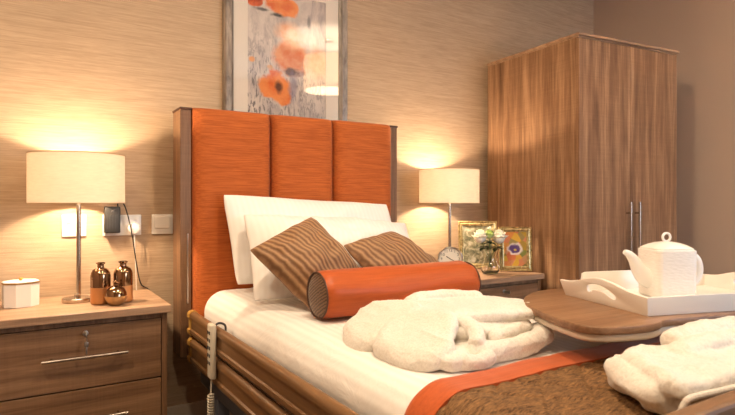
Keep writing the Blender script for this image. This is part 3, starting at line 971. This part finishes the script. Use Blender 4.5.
# teapot --------------------------------------------------------------
tp = thing('teapot', 'square white embossed teapot with ring-topped lid on the tray', 'teapot', (1.560, .893, .7855), math.radians(-29))
def sq_ring(w, z, r=.15, n=10):
    pts = []
    rr = w * r
    for cx, cy, a0 in ((1, 1, 0), (-1, 1, 90), (-1, -1, 180), (1, -1, 270)):
        for i in range(n + 1):
            a = math.radians(a0 + 90 * i / n)
            pts.append((cx * (w/2 - rr) + rr * math.cos(a), cy * (w/2 - rr) + rr * math.sin(a), z))
    return pts
W = .117
b = B(); loft(b, [sq_ring(W * .94, 0), sq_ring(W * .97, .004), sq_ring(W * .985, .05), sq_ring(W, .128), sq_ring(W * .995, .132), sq_ring(W * .96, .134)])
body = obj('body', b, 'emboss', tp, ang=40)
b = B(); loft(b, [sq_ring(W * .95, .134, .2), sq_ring(W * .96, .137, .22), sq_ring(W * .90, .1405, .26), sq_ring(W * .76, .1465, .34), sq_ring(W * .52, .152, .42), sq_ring(W * .25, .1545, .49), sq_ring(W * .06, .155, .5)])
lid = obj('lid', b, 'ceramic', tp, ang=50)
b = B()
ringp = [(.011 * math.cos(a) * 1.0, 0, .167 + .0115 * math.sin(a)) for a in [2 * PI * k / 28 for k in range(28)]]
tube(b, ringp, .0036, 10, True); obj('ring_knob', b, 'ceramic', lid)
b = B()
sp = catmull([(-.040, 0, .050), (-.062, 0, .056), (-.080, 0, .075), (-.094, 0, .100), (-.110, 0, .119), (-.124, 0, .126)], 6)
rs = [.036 + (.0065 - .036) * (i / (len(sp) - 1)) ** .75 for i in range(len(sp))]
tube(b, sp, rs, 20); obj('spout', b, 'ceramic', tp)
b = B()
hp = catmull([(.050, 0, .112), (.070, 0, .119), (.090, 0, .105), (.098, 0, .078), (.092, 0, .050), (.074, 0, .034), (.050, 0, .033)], 6)
tube(b, hp, .0075, 12, False, 1.3); obj('handle', b, 'ceramic', tp)

# ------------------------------------------------------------------ wardrobe
wd = thing('wardrobe', 'tall two-door oak wardrobe with long bar handles', 'wardrobe', (2.455, 1.866, 0), math.radians(-5))
WW, WDp, WH = .795, .735, 1.937
b = B()
box(b, (0, .022, 0), (.02, WDp, WH - .022), .001); box(b, (WW - .02, .022, 0), (WW, WDp, WH - .022), .001)
box(b, (.02, WDp - .01, .05), (WW - .02, WDp, WH - .022)); box(b, (.02, .03, .06), (WW - .02, WDp - .01, .08)); box(b, (.02, .04, 0), (WW - .02, .055, .06))
obj('carcass', b, 'wood_wardrobe', wd, smooth=False)
b = B(); box(b, (-.008, -.008, WH - .014), (WW + .008, WDp, WH), .002); box(b, (0, .004, WH - .022), (WW, WDp, WH - .014))
obj('cornice', b, 'wood_top', wd, smooth=False)
for k in range(2):
    a0 = .001 + k * (WW / 2); a1 = a0 + WW / 2 - .003
    b = B(); box(b, (a0, .0, .062), (a1, .020, WH - .026), .001)
    d = obj('door', b, 'wood_wardrobe', wd, smooth=False)
    hx = WW / 2 + (-.036 if k == 0 else .036)
    b = B(); tube(b, [(hx, -.030, .56), (hx, -.030, 1.055)], .006, 14)
    for z in (.62, .995): tube(b, [(hx, -.030, z), (hx, .002, z)], .0045, 10)
    obj('handle', b, 'nickel', d)

# ------------------------------------------------------------------ poppy picture
PX0, PX1, PZ0, PZ1, PY = .819, 1.495, 1.33, 2.235, 2.598
pic = thing('framed_picture', 'large framed poppy watercolour hanging above the headboard', 'picture', ((PX0 + PX1) / 2, Y1, (PZ0 + PZ1) / 2))
cx, cz = (PX0 + PX1) / 2, (PZ0 + PZ1) / 2; hw, hh = (PX1 - PX0) / 2, (PZ1 - PZ0) / 2
def mitre_frame(bm, hw, hh, fw, prof, y_back=0.0):
    """prof: list of (inward distance 0..1, depth toward viewer)"""
    t = bmesh.new(); rings = []
    for s, d in prof:
        a, c = hw - fw * s, hh - fw * s
        rings.append([t.verts.new((x, y_back - d, z)) for x, z in ((-a, -c), (a, -c), (a, c), (-a, c))])
    for p, q in zip(rings, rings[1:] + rings[:1]):
        for i in range(4):
            j = (i + 1) % 4; t.faces.new((p[i], p[j], q[j], q[i]))
    bmesh.ops.recalc_face_normals(t, faces=t.faces[:]); merge(bm, t)
b = B(); mitre_frame(b, hw, hh, .047, [(0, .001), (0, .034), (.15, .042), (.7, .038), (.85, .030), (1, .026), (1, .001)])
obj('frame', b, 'grey_frame', pic, smooth=False)
b = B()
mw = .122
mitre_frame(b, hw - .04, hh - .04, mw - .04, [(0, .010), (0, .0165), (1, .0165), (1, .0155), (1, .010)])
obj('mount', b, 'mat_board', pic, smooth=False)

def art_mat():
    m, nt, bs = new_mat('poppy_watercolour')
    tc = nt.nodes.new('ShaderNodeTexCoord'); sp = nt.nodes.new('ShaderNodeSeparateXYZ')
    nt.links.new(tc.outputs['Object'], sp.inputs[0])
    X, Z = sp.outputs[0], sp.outputs[2]
    wob = noise_n(nt, coords(nt, (16, 16, 16)), 1, 3, .6)
    wob2 = noise_n(nt, coords(nt, (16, 16, 16), loc=(7, 3, 2)), 1, 3, .6)
    base_f = noise_n(nt, coords(nt, (11, 11, 5)), 1, 5, .65, 1.0)
    col = ramp(nt, base_f, [(0.32, (0.42, 0.37, 0.37)), (0.48, (0.66, 0.58, 0.53)), (0.68, (0.80, 0.72, 0.65))])
    # dusky grey-blue foliage washes, denser towards the bottom
    st = noise_n(nt, coords(nt, (48, 48, 13), rot=(0, .35, 0)), 1, 5, .7, 1.6)
    dk = math_n(nt, 'GREATER_THAN', st, .54)
    low = N(nt, 'ShaderNodeMapRange'); nt.links.new(Z, low.inputs[0])
    low.inputs[1].default_value = .18; low.inputs[2].default_value = -.20; low.inputs[3].default_value = .12; low.inputs[4].default_value = .9
    leftm = N(nt, 'ShaderNodeMapRange'); nt.links.new(X, leftm.inputs[0])
    leftm.inputs[1].default_value = .1; leftm.inputs[2].default_value = -.2; leftm.inputs[3].default_value = .55; leftm.inputs[4].default_value = 1.0
    col = mix_c(nt, math_n(nt, 'MULTIPLY', dk, math_n(nt, 'MULTIPLY', low.outputs[0], leftm.outputs[0])), col, (0.10, 0.10, 0.115))
    st2 = noise_n(nt, coords(nt, (60, 60, 16), rot=(0, -.5, 0), loc=(5, 5, 5)), 1, 4, .7, 1.2)
    col = mix_c(nt, math_n(nt, 'MULTIPLY', math_n(nt, 'GREATER_THAN', st2, .60), math_n(nt, 'MULTIPLY', low.outputs[0], .8)), col, (0.66, 0.58, 0.52))
    def blob(px_, pz_, rx, rz_, amp, c1, c2, soft=.12, op=1.0):
        nonlocal col
        dx = math_n(nt, 'MULTIPLY', math_n(nt, 'SUBTRACT', X, px_), 1 / rx)
        dz = math_n(nt, 'MULTIPLY', math_n(nt, 'SUBTRACT', Z, pz_), 1 / rz_)
        d = math_n(nt, 'SQRT', math_n(nt, 'ADD', math_n(nt, 'MULTIPLY', dx, dx), math_n(nt, 'MULTIPLY', dz, dz)))
        d = math_n(nt, 'ADD', d, math_n(nt, 'MULTIPLY', math_n(nt, 'SUBTRACT', wob, .5), amp))
        r = N(nt, 'ShaderNodeMapRange'); nt.links.new(d, r.inputs[0])
        r.inputs[1].default_value = 1 + soft; r.inputs[2].default_value = 1 - soft; r.inputs[3].default_value = 0; r.inputs[4].default_value = op
        inner = ramp(nt, wob2, [(0.34, c1), (0.6, c2)])
        col = mix_c(nt, r.outputs[0], col, inner)
    OR1, OR2 = (0.70, 0.13, 0.03), (0.86, 0.25, 0.07)
    PA1, PA2 = (0.84, 0.36, 0.16), (0.86, 0.52, 0.32)
    for a in POPPIES: blob(*a)
    nt.links.new(col, bs.inputs['Base Color'])
    bs.inputs['Roughness'].default_value = .8; bs.inputs['Specular IOR Level'].default_value = .1
    return m
CAMZ = 1.05; F = 555.0; YAW = math.radians(31.9)
def px2art(u, v):
    k = (u - 367.5) / F; dx = math.sin(YAW) + k * math.cos(YAW); dy = math.cos(YAW) - k * math.sin(YAW)
    t_ = (Y1 - .012) / dy
    return t_ * dx - cx, CAMZ + (203 - v) / F * t_ - cz
O1, O2, P1_, P2_ = (0.80, 0.16, 0.04), (0.92, 0.32, 0.10), (0.90, 0.40, 0.20), (0.92, 0.58, 0.38)
DK = (0.03, 0.028, 0.03)
POPPIES = []
def addb(u, v, ru, rv, amp, c1, c2, soft=.12, op=1.0):
    x, z = px2art(u, v); POPPIES.append((x, z, ru / 205.0, rv / 198.0, amp, c1, c2, soft, op))
addb(255, -1, 9, 7, 1.2, (.45, .06, .02), O1)
addb(276, 1, 13, 12, 1.0, O1, O2)
addb(287, 8, 12, 10, 1.2, O1, O2)
addb(262, 9, 8, 1.6, 2.5, DK, DK, .4, .8)
addb(276, 15, 7, 2.0, 3.0, DK, DK, .4, .9)
addb(289, 33, 14, 10, .9, P1_, P2_, .35, .85)
addb(291, 57, 19, 18, .8, (.80, .22, .07), (.86, .40, .20), .2, 1)
addb(318, 62, 14, 14, .8, P1_, P2_, .4, .8)
addb(292, 72, 9, 3.5, 3.0, DK, (.1, .06, .06), .4, .85)
addb(275, 86, 16, 15, 1.1, O1, O2)
addb(284, 98, 8, 8, 1.2, O1, O2)
addb(279, 87, 3.5, 6, 1.5, DK, (.12, .05, .04), .4, .9)
addb(293, 88, 4, 12, 2.0, (.16, .13, .22), (.3, .25, .34), .5, .6)
addb(252, 59, 3, 2.5, 1.0, (.7, .28, .05), (.8, .35, .1), .3, .9)
addb(270, 67, 3, 2, 1.0, (.75, .4, .2), (.8, .45, .2), .3, .8)
addb(309, 22, 1.8, 6, 1.5, (.12, .12, .12), (.2, .2, .2), .4, .7)
b = B(); box(b, (-(hw - .10), -.012, -(hh - .10)), (hw - .10, -.009, hh - .10))
obj('artwork', b, art_mat(), pic, smooth=False)
b = B(); box(b, (-(hw - .042), -.0235, -(hh - .042)), (hw - .042, -.0215, hh - .042)); obj('glass', b, 'pane', pic, smooth=False)
b = B(); box(b, (-(hw - .01), -.009, -(hh - .01)), (hw - .01, -.001, hh - .01)); obj('backing', b, 'wood_z', pic, smooth=False)

# ------------------------------------------------------------------ sockets and switches on the wall
def plate(bm, w, h, d=.009): box(bm, (-w/2, -d, -h/2), (w/2, 0, h/2), .003, 2)
zs = .953
t = thing('television_socket', 'white data socket plate on the wall right behind the near lamp pole', 'socket', (.186, Y1, zs + .002))
b = B(); plate(b, .092, .092); obj('faceplate', b, 'white_plastic', t, ang=30)
for nm, lo_, hi_ in (('port', (-.030, -.0105, .004), (-.014, -.0088, .012)), ('marking', (.012, -.0098, .010), (.034, -.0088, .012)), ('marking', (.012, -.0098, -.008), (.034, -.0088, -.006)), ('marking', (-.034, -.0098, -.008), (-.012, -.0088, -.006))):
    b = B(); box(b, lo_, hi_); obj(nm, b, 'grey_line', t, smooth=False)
t = thing('double_socket', 'double white wall socket holding the black adaptor and white plug', 'socket', (.373, Y1, zs))
b = B(); plate(b, .156, .090); obj('faceplate', b, 'white_plastic', t, ang=30)
for sx in (-1, 1):
    b = B(); box(b, (sx * .055 - .007, -.0125, .020), (sx * .055 + .007, -.0088, .036), .001); obj('rocker_switch', b, 'white_plastic', t, smooth=False)
t = thing('light_switch', 'white wall switch between the double socket and the headboard', 'switch', (.541, Y1, zs + .001))
b = B(); plate(b, .092, .090); obj('faceplate', b, 'white_plastic', t, ang=30)
b = B(); box(b, (-.034, -.013, -.018), (.034, -.0088, .034), .0015); box(b, (-.034, -.0100, -.030), (.034, -.0088, -.021), .0005); obj('rocker', b, 'white_plastic', t, smooth=False)
t = thing('power_adapter', 'black mains adaptor plugged into the left of the double socket', 'adapter', (.329, Y1 - .0095, .985))
b = B(); box(b, (-.031, -.042, -.064), (.031, 0, .050), .005, 3); obj('casing', b, 'black_plastic', t, ang=40)
b = B()
for k in range(7): box(b, (-.020 + k * .006, -.0428, -.045), (-.0185 + k * .006, -.0415, .015))
box(b, (-.006, -.044, .026), (.006, -.0415, .034), .001)
obj('grille', b, 'button', t, smooth=False)
t = thing('charger_plug', 'white round charger plug in the right of the double socket', 'plug', (.419, Y1 - .0095, .938))
b = B(); lathe(b, [(.026, 0), (.026, .020), (.023, .030), (.014, .034), (0, .034)], 32, R(PI/2, 'X')); obj('plug_body', b, 'white_plastic', t)
b = B(); tube(b, catmull([(0, -.020, -.024), (.001, -.022, -.06), (.006, -.010, -.14), (.010, -.006, -.26), (.012, -.005, -.285)], 8), .0018, 6); obj('cord', b, 'white_plastic', t)
b = B(); tube(b, catmull([(.352, Y1 - .030, 1.034), (.352, Y1 - .040, 1.050), (.372, Y1 - .045, 1.048), (.392, Y1 - .04, .99), (.408, Y1 - .05, .90), (.428, Y1 - .03, .78), (.450, Y1 - .008, .69), (.497, Y1 - .010, .62), (.503, Y1 - .03, .30), (.505, Y1 - .045, .02), (.54, Y1 - .16, .006), (.58, Y1 - .32, .006), (.60, Y1 - .50, .006)], 10), .0026, 8)
tag(obj('power_cable', b, 'black_cable'), 'black cable looping from the adaptor down behind the left drawer unit', 'cable')

# ------------------------------------------------------------------ ornaments on the left nightstand
t = thing('trinket_box', 'white eight-sided ceramic box with gold-rimmed lid on the left unit', 'box', (-.004, 2.445, NH), .18); t.scale = (.93, .93, 1.04)
oc = lambda w, z: [(w * math.cos(PI / 8 + k * PI / 4), w * .82 * math.sin(PI / 8 + k * PI / 4), z) for k in range(8)]
b = B(); loft(b, [oc(.064, 0), oc(.066, .002), oc(.067, .082)]); obj('body', b, 'ceramic_box', t, smooth=False)
b = B(); loft(b, [oc(.069, .0825), oc(.069, .087)]); l = obj('gold_rim', b, 'brass', t, smooth=False)
b = B(); loft(b, [oc(.067, .0872), oc(.067, .090), oc(.058, .0925)]); l = obj('lid', b, 'ceramic_box', t, smooth=False)
b = B(); lathe(b, [(0, .0925), (.005, .0927), (.006, .096), (.009, .099), (.007, .103), (0, .104)], 20); obj('knob', b, 'brass', l)

def bottle(label, loc, h=.158):
    t = thing('bottle', label, 'bottle', loc, 0, 'copper glazed bottles')
    b = B(); r = .0355; k = h / .158
    lathe(b, [(0, 0), (r - .004, 0), (r, .005), (r, .064 * k)], 48, cap=False); obj('lower_body', b, 'copper_matte', t)
    b = B(); lathe(b, [(r, .064 * k), (r, .108 * k), (r - .002, .118 * k), (r * .80, .129 * k), (r * .52, .136 * k), (.0125, .139 * k), (.0115, .145 * k), (.0118, .150 * k), (.0165, .152 * k), (.0170, .157 * k), (.0125, .158 * k), (.010, .152 * k), (.009, .14 * k)], 48, cap=False)
    obj('upper_body', b, 'copper_mirror', t)
    return t
bottle('tall two-tone copper bottle standing nearest the lamp base', (.2555, 2.346, NH))
bottle('tall two-tone copper bottle at the right, behind the small round vase', (.336, 2.352, NH))
t = thing('bud_vase', 'small round gold vase in front of the two copper bottles', 'vase', (.301, 2.283, NH))
b = B(); lathe(b, [(0, 0), (.018, 0), (.029, .008), (.0375, .024), (.0385, .034), (.0385, .036)], 48, cap=False); obj('lower_body', b, 'gold_matte', t)
b = B(); lathe(b, [(.0385, .036), (.037, .048), (.030, .062), (.018, .070), (.008, .074), (.0075, .080), (.011, .084), (.0112, .088), (.008, .090), (.006, .086), (.005, .07)], 48, cap=False); obj('upper_body', b, 'copper_mirror', t)

# ------------------------------------------------------------------ right nightstand: clock, vase, frames
CY = math.radians(-33)
t = thing('alarm_clock', 'round silver alarm clock with black numerals on the far unit', 'clock', (1.935, 2.275, NH), CY + math.radians(-4))
rc = .063; zc = .088
b = B(); lathe(b, [(0, .0), (rc - .006, .0), (rc, .006), (rc + .003, .018), (rc + .003, .034), (rc - .004, .036), (rc - .006, .030)], 56, T(0, .02, zc) @ R(PI/2, 'X'), cap=False)
obj('case', b, 'chrome', t)
b = B(); lathe(b, [(0, .029), (rc - .005, .029)], 56, T(0, .02, zc) @ R(PI/2, 'X'), cap=False); dl = obj('dial', b, 'dial', t)
for sx in (-1, 1):
    b = B(); tube(b, [(sx * .028, 0, zc - .055), (sx * .040, 0, .003)], [.006, .004], 10); lathe(b, [(0, 0), (.006, 0), (.006, .005), (0, .006)], 14, T(sx * .040, 0, 0)); obj('foot', b, 'chrome', t)
for h in range(1, 13):
    cu = bpy.data.curves.new('n', 'FONT'); cu.body = str(h); cu.size = .021; cu.align_x = 'CENTER'; cu.align_y = 'CENTER'; cu.extrude = .0003
    o = bpy.data.objects.new('n', cu); COL.objects.link(o)
    me = bpy.data.meshes.new_from_object(o.evaluated_get(bpy.context.evaluated_depsgraph_get()))
    bpy.data.objects.remove(o); bpy.data.curves.remove(cu)
    me.materials.append(M['ink']); me.name = 'numeral'
    a = PI/2 - h * PI / 6
    o = bpy.data.objects.new('numeral', me); COL.objects.link(o); o.parent = dl
    o.rotation_euler = (PI/2, 0, 0); o.location = (.046 * math.cos(a), -.0098, zc + .046 * math.sin(a))
for nm, a, ln, w_ in (('hour_hand', PI/2 - 10.1 * PI / 6, .026, .0022), ('minute_hand', PI/2 - 3.9 * PI / 6, .040, .0015)):
    b = B(); box(b, (-.006, -.0006, -w_), (ln, .0006, w_), .0003, 1, T(0, -.0108, zc) @ R(-a, 'Y')); obj(nm, b, 'ink', dl, smooth=False)

def leafpetal(bm, cen, d, up, ln, w, curl=.3):
    d = d.normalized(); s = d.cross(up).normalized(); n_ = s.cross(d)
    t = bmesh.new(); rows = []
    for i in range(6):
        f = i / 5; hw_ = w * math.sin(PI * min(.98, (f * .85 + .08))) ; z = curl * ln * (f ** 2)
        c = cen + d * ln * f + n_ * z
        rows.append([t.verts.new(c - s * hw_ + n_ * hw_ * .3), t.verts.new(c), t.verts.new(c + s * hw_ + n_ * hw_ * .3)])
    for a, c in zip(rows, rows[1:]):
        for i in range(2): t.faces.new((a[i], a[i+1], c[i+1], c[i]))
    bmesh.ops.solidify(t, geom=t.faces[:], thickness=.0006)
    merge(bm, t)
fv = thing('glass_vase', 'clear glass vase before the gold photo frames', 'vase', (2.165, 2.215, NH)); fv.scale = (1.22, 1.22, 1.12)
b = B()
lathe(b, [(0, 0), (.026, 0), (.034, .004), (.041, .018), (.042, .032), (.036, .05), (.029, .068), (.030, .088), (.038, .112), (.041, .122), (.0385, .122), (.035, .111), (.027, .088), (.026, .068), (.033, .05), (.0385, .032), (.037, .02), (.028, .008), (0, .008)], 48, cap=False)
obj('vessel', b, 'glass', fv)
def flower_head(bm, c, r, layers=5, n=9):
    for k in range(layers):
        f = k / (layers - 1)
        for i in range(n - k):
            a = 2 * PI * i / (n - k) + k * .5
            el = .05 + f * 1.35
            d = Vector((math.cos(a) * math.cos(el), math.sin(a) * math.cos(el), math.sin(el)))
            leafpetal(bm, c + d * r * .1 - Vector((0, 0, r * .3 * (1 - f))), d, Vector((0, 0, 1)), r * (1.0 - .25 * f), r * .42, .45)
    t = bmesh.new(); bmesh.ops.create_icosphere(t, subdivisions=3, radius=r * .72)
    for v in t.verts: v.co = v.co * (1 + .10 * noise.noise(v.co * 120)) + c
    merge(bm, t)
def flower(label, dx, dy, zz, r, mat, name='flower'):
    base = (2.165, 2.215, NH)
    ft = thing(name, label, 'flower', base, 0, 'cut flowers in the glass vase')
    b = B(); tube(b, catmull([(-dx * .25, -dy * .25, .012), (dx * .15, dy * .15, .09), (dx, dy, zz - r * .3)], 6), .0018, 8); obj('stem', b, 'stem', ft)
    b = B(); flower_head(b, Vector((dx, dy, zz)), r); obj('blossom', b, mat, ft, ang=60)
    b = B()
    for k in range(6):
        a = k * 1.05 + dx * 40; leafpetal(b, Vector((dx * .6, dy * .6, zz - r * 1.1 - .004 * (k % 3))), Vector((math.cos(a), math.sin(a), -.05 - .12 * (k % 3))), Vector((0, 0, 1)), .042, .013, -.1)
    obj('leaves', b, 'leaf', ft)
flower('white carnation at the left of the vase', -.046, .028, .200, .046, 'petal_white')
flower('white carnation at the right of the vase', .042, -.026, .198, .047, 'petal_white')
flower('pale green carnation between the two white ones', -.004, .002, .212, .030, 'petal_green')
flower('small pale yellow bud standing highest in the vase', .024, .026, .245, .013, 'petal_white', 'flower_bud')

def photo_mat(kind):
    m, nt, bs = new_mat('photo_' + kind)
    tc = nt.nodes.new('ShaderNodeTexCoord'); sp = nt.nodes.new('ShaderNodeSeparateXYZ'); nt.links.new(tc.outputs['Object'], sp.inputs[0])
    X, Z = sp.outputs[0], sp.outputs[2]
    if kind == 'pansy':
        vo = N(nt, 'ShaderNodeTexVoronoi'); vo.inputs['Scale'].default_value = 26; nt.links.new(tc.outputs['Object'], vo.inputs['Vector'])
        sep = nt.nodes.new('ShaderNodeSeparateColor'); nt.links.new(vo.outputs['Color'], sep.inputs[0])
        col = ramp(nt, sep.outputs[0], [(0.0, (.04, .05, .01)), (0.25, (.65, .38, .01)), (0.5, (.60, .14, .03)), (.72, (.55, .24, .10)), (1, (.16, .20, .02))])
        wob = noise_n(nt, coords(nt, (40, 40, 40)), 1, 2, .5)
        def bl(x, z, r, c, soft=.15):
            nonlocal col
            dx = math_n(nt, 'MULTIPLY', math_n(nt, 'SUBTRACT', X, x), 1 / r); dz = math_n(nt, 'MULTIPLY', math_n(nt, 'SUBTRACT', Z, z), 1.25 / r)
            d = math_n(nt, 'ADD', math_n(nt, 'SQRT', math_n(nt, 'ADD', math_n(nt, 'MULTIPLY', dx, dx), math_n(nt, 'MULTIPLY', dz, dz))), math_n(nt, 'MULTIPLY', math_n(nt, 'SUBTRACT', wob, .5), .8))
            rr = N(nt, 'ShaderNodeMapRange'); nt.links.new(d, rr.inputs[0]); rr.inputs[1].default_value = 1 + soft; rr.inputs[2].default_value = 1 - soft
            col = mix_c(nt, rr.outputs[0], col, c)
        bl(0, .125, .040, (.80, .70, .62)); bl(-.003, .127, .030, (.09, .03, .16)); bl(0, .12, .007, (.7, .5, .05))
    else:
        f = noise_n(nt, coords(nt, (30, 30, 30)), 1, 4, .6, .6)
        col = ramp(nt, f, [(0.36, (.05, .055, .02)), (0.5, (.22, .20, .11)), (0.64, (.50, .46, .34))])
    nt.links.new(col, bs.inputs['Base Color']); bs.inputs['Roughness'].default_value = .5
    return m
def photo_frame(label, loc, rz, w, h, fw, kind):
    t = thing('photo_frame', label, 'photo frame', loc, rz, 'gold photo frames')
    ln = R(math.radians(-7), 'X')      # leans back
    def tf(b): b.transform(T(0, 0, 0) @ ln); return b
    b = B(); mitre_frame(b, w/2, h/2, fw, [(0, 0), (0, .016), (.12, .020), (.35, .014), (.6, .016), (.85, .010), (1, .009), (1, 0)]); b.transform(T(0, 0, h/2 + .002))
    obj('frame', tf(b), 'gilt', t, smooth=False)
    b = B(); box(b, (-w/2 + fw * .8, -.006, fw * .8), (w/2 - fw * .8, -.002, h - fw * .8))
    p = obj('photo', tf(b), photo_mat(kind), t, smooth=False)
    b = B(); box(b, (-w/2 + fw * .8, -.0085, fw * .8), (w/2 - fw * .8, -.0078, h - fw * .8)); obj('glass', tf(b), 'small_pane', t, smooth=False)
    b = B(); box(b, (-w/2 + .006, 0, .008), (w/2 - .006, .004, h - .006)); obj('backing', tf(b), 'ink', t, smooth=False)
    b = B(); tube(b, [(0, .014, h * .62), (0, .072, .003)], .0035, 8); obj('easel_leg', b, 'ink', t)
    return t
photo_frame('taller gold frame with a pale leafy picture behind the vase', (2.262, 2.412, NH + .001), CY, .225, .276, .030, 'meadow')
photo_frame('gold frame with a purple pansy picture, standing nearest the wardrobe', (2.350, 2.205, NH + .001), CY + math.radians(-4), .182, .248, .028, 'pansy')

# ------------------------------------------------------------------ hand control on the rail
t = thing('bed_hand_control', 'beige bed remote hooked over the side rail with a coiled cord', 'remote control', (.578, 1.985, .42), math.radians(-90))
b = B(); box(b, (-.024, -.011, .0), (.024, .011, .198), .008, 3); obj('casing', b, 'beige_plastic', t, ang=40)
for r_ in range(5):
    for c_ in (-1, 1):
        b = B(); box(b, (c_ * .010 - .006, -.0125, .052 + r_ * .027), (c_ * .010 + .006, -.0105, .064 + r_ * .027), .0008); obj('button', b, 'button', t, smooth=False)
b = B(); tube(b, catmull([(0, .010, .165), (0, .014, .190), (0, .030, .196), (0, .048, .186), (0, .050, .165)], 6), .004, 8); obj('hook', b, 'button', t)
b = B()
pts = [(0, 0, .004), (0, -.002, -.02), (.002, -.004, -.05)]
cen = []
for k in range(0, 26 * 12):
    a = k * 2 * PI / 12
    zz = -.055 - k / (26 * 12) * .24
    pts.append((.010 * math.cos(a), -.004 + .010 * math.sin(a), zz))
pts += [(0, .01, -.31), (.0, .05, -.33), (0, .10, -.12)]
tube(b, pts, .0026, 6); obj('coiled_cord', b, 'beige_plastic', t)

# ------------------------------------------------------------------ daylight, world, camera
ar = bpy.data.lights.new('window_daylight', 'AREA'); ar.shape = 'RECTANGLE'; ar.size = wx1 - wx0 - .1; ar.size_y = wz1 - wz0 - .1
ar.energy = 24; ar.color = (.62, .80, 1.0)
ao = bpy.data.objects.new('window_daylight', ar); COL.objects.link(ao); ao.location = ((wx0 + wx1) / 2, Y0 - .12, (wz0 + wz1) / 2); ao.rotation_euler = (PI / 2, 0, 0)
wo = bpy.data.worlds.new('World'); sc.world = wo; wo.use_nodes = True
bg = wo.node_tree.nodes['Background']; bg.inputs[0].default_value = (.55, .7, 1, 1); bg.inputs[1].default_value = .6

cam = bpy.data.cameras.new('camera'); co = bpy.data.objects.new('camera', cam); COL.objects.link(co)
cam.sensor_width = 36; cam.lens = F / 735 * 36; cam.shift_y = -4.5 / 735; cam.clip_start = .02
co.location = (0, 0, CAMZ); co.rotation_euler = (PI / 2, 0, -YAW)
sc.camera = co
cam.dof.use_dof = True; cam.dof.focus_distance = 2.2; cam.dof.aperture_fstop = 6.3

vs = sc.view_settings
sc.display_settings.display_device = 'sRGB'
vs.view_transform = 'Standard'; vs.look = 'None'; vs.gamma = 1; vs.use_curve_mapping = False
vs.exposure = 1.28
cy = sc.cycles
cy.max_bounces = 10; cy.diffuse_bounces = 5; cy.glossy_bounces = 4; cy.transmission_bounces = 8; cy.transparent_max_bounces = 12
cy.use_denoising = True; cy.sample_clamp_indirect = 4.0; cy.caustics_reflective = False; cy.caustics_refractive = False
cy.use_adaptive_sampling = False
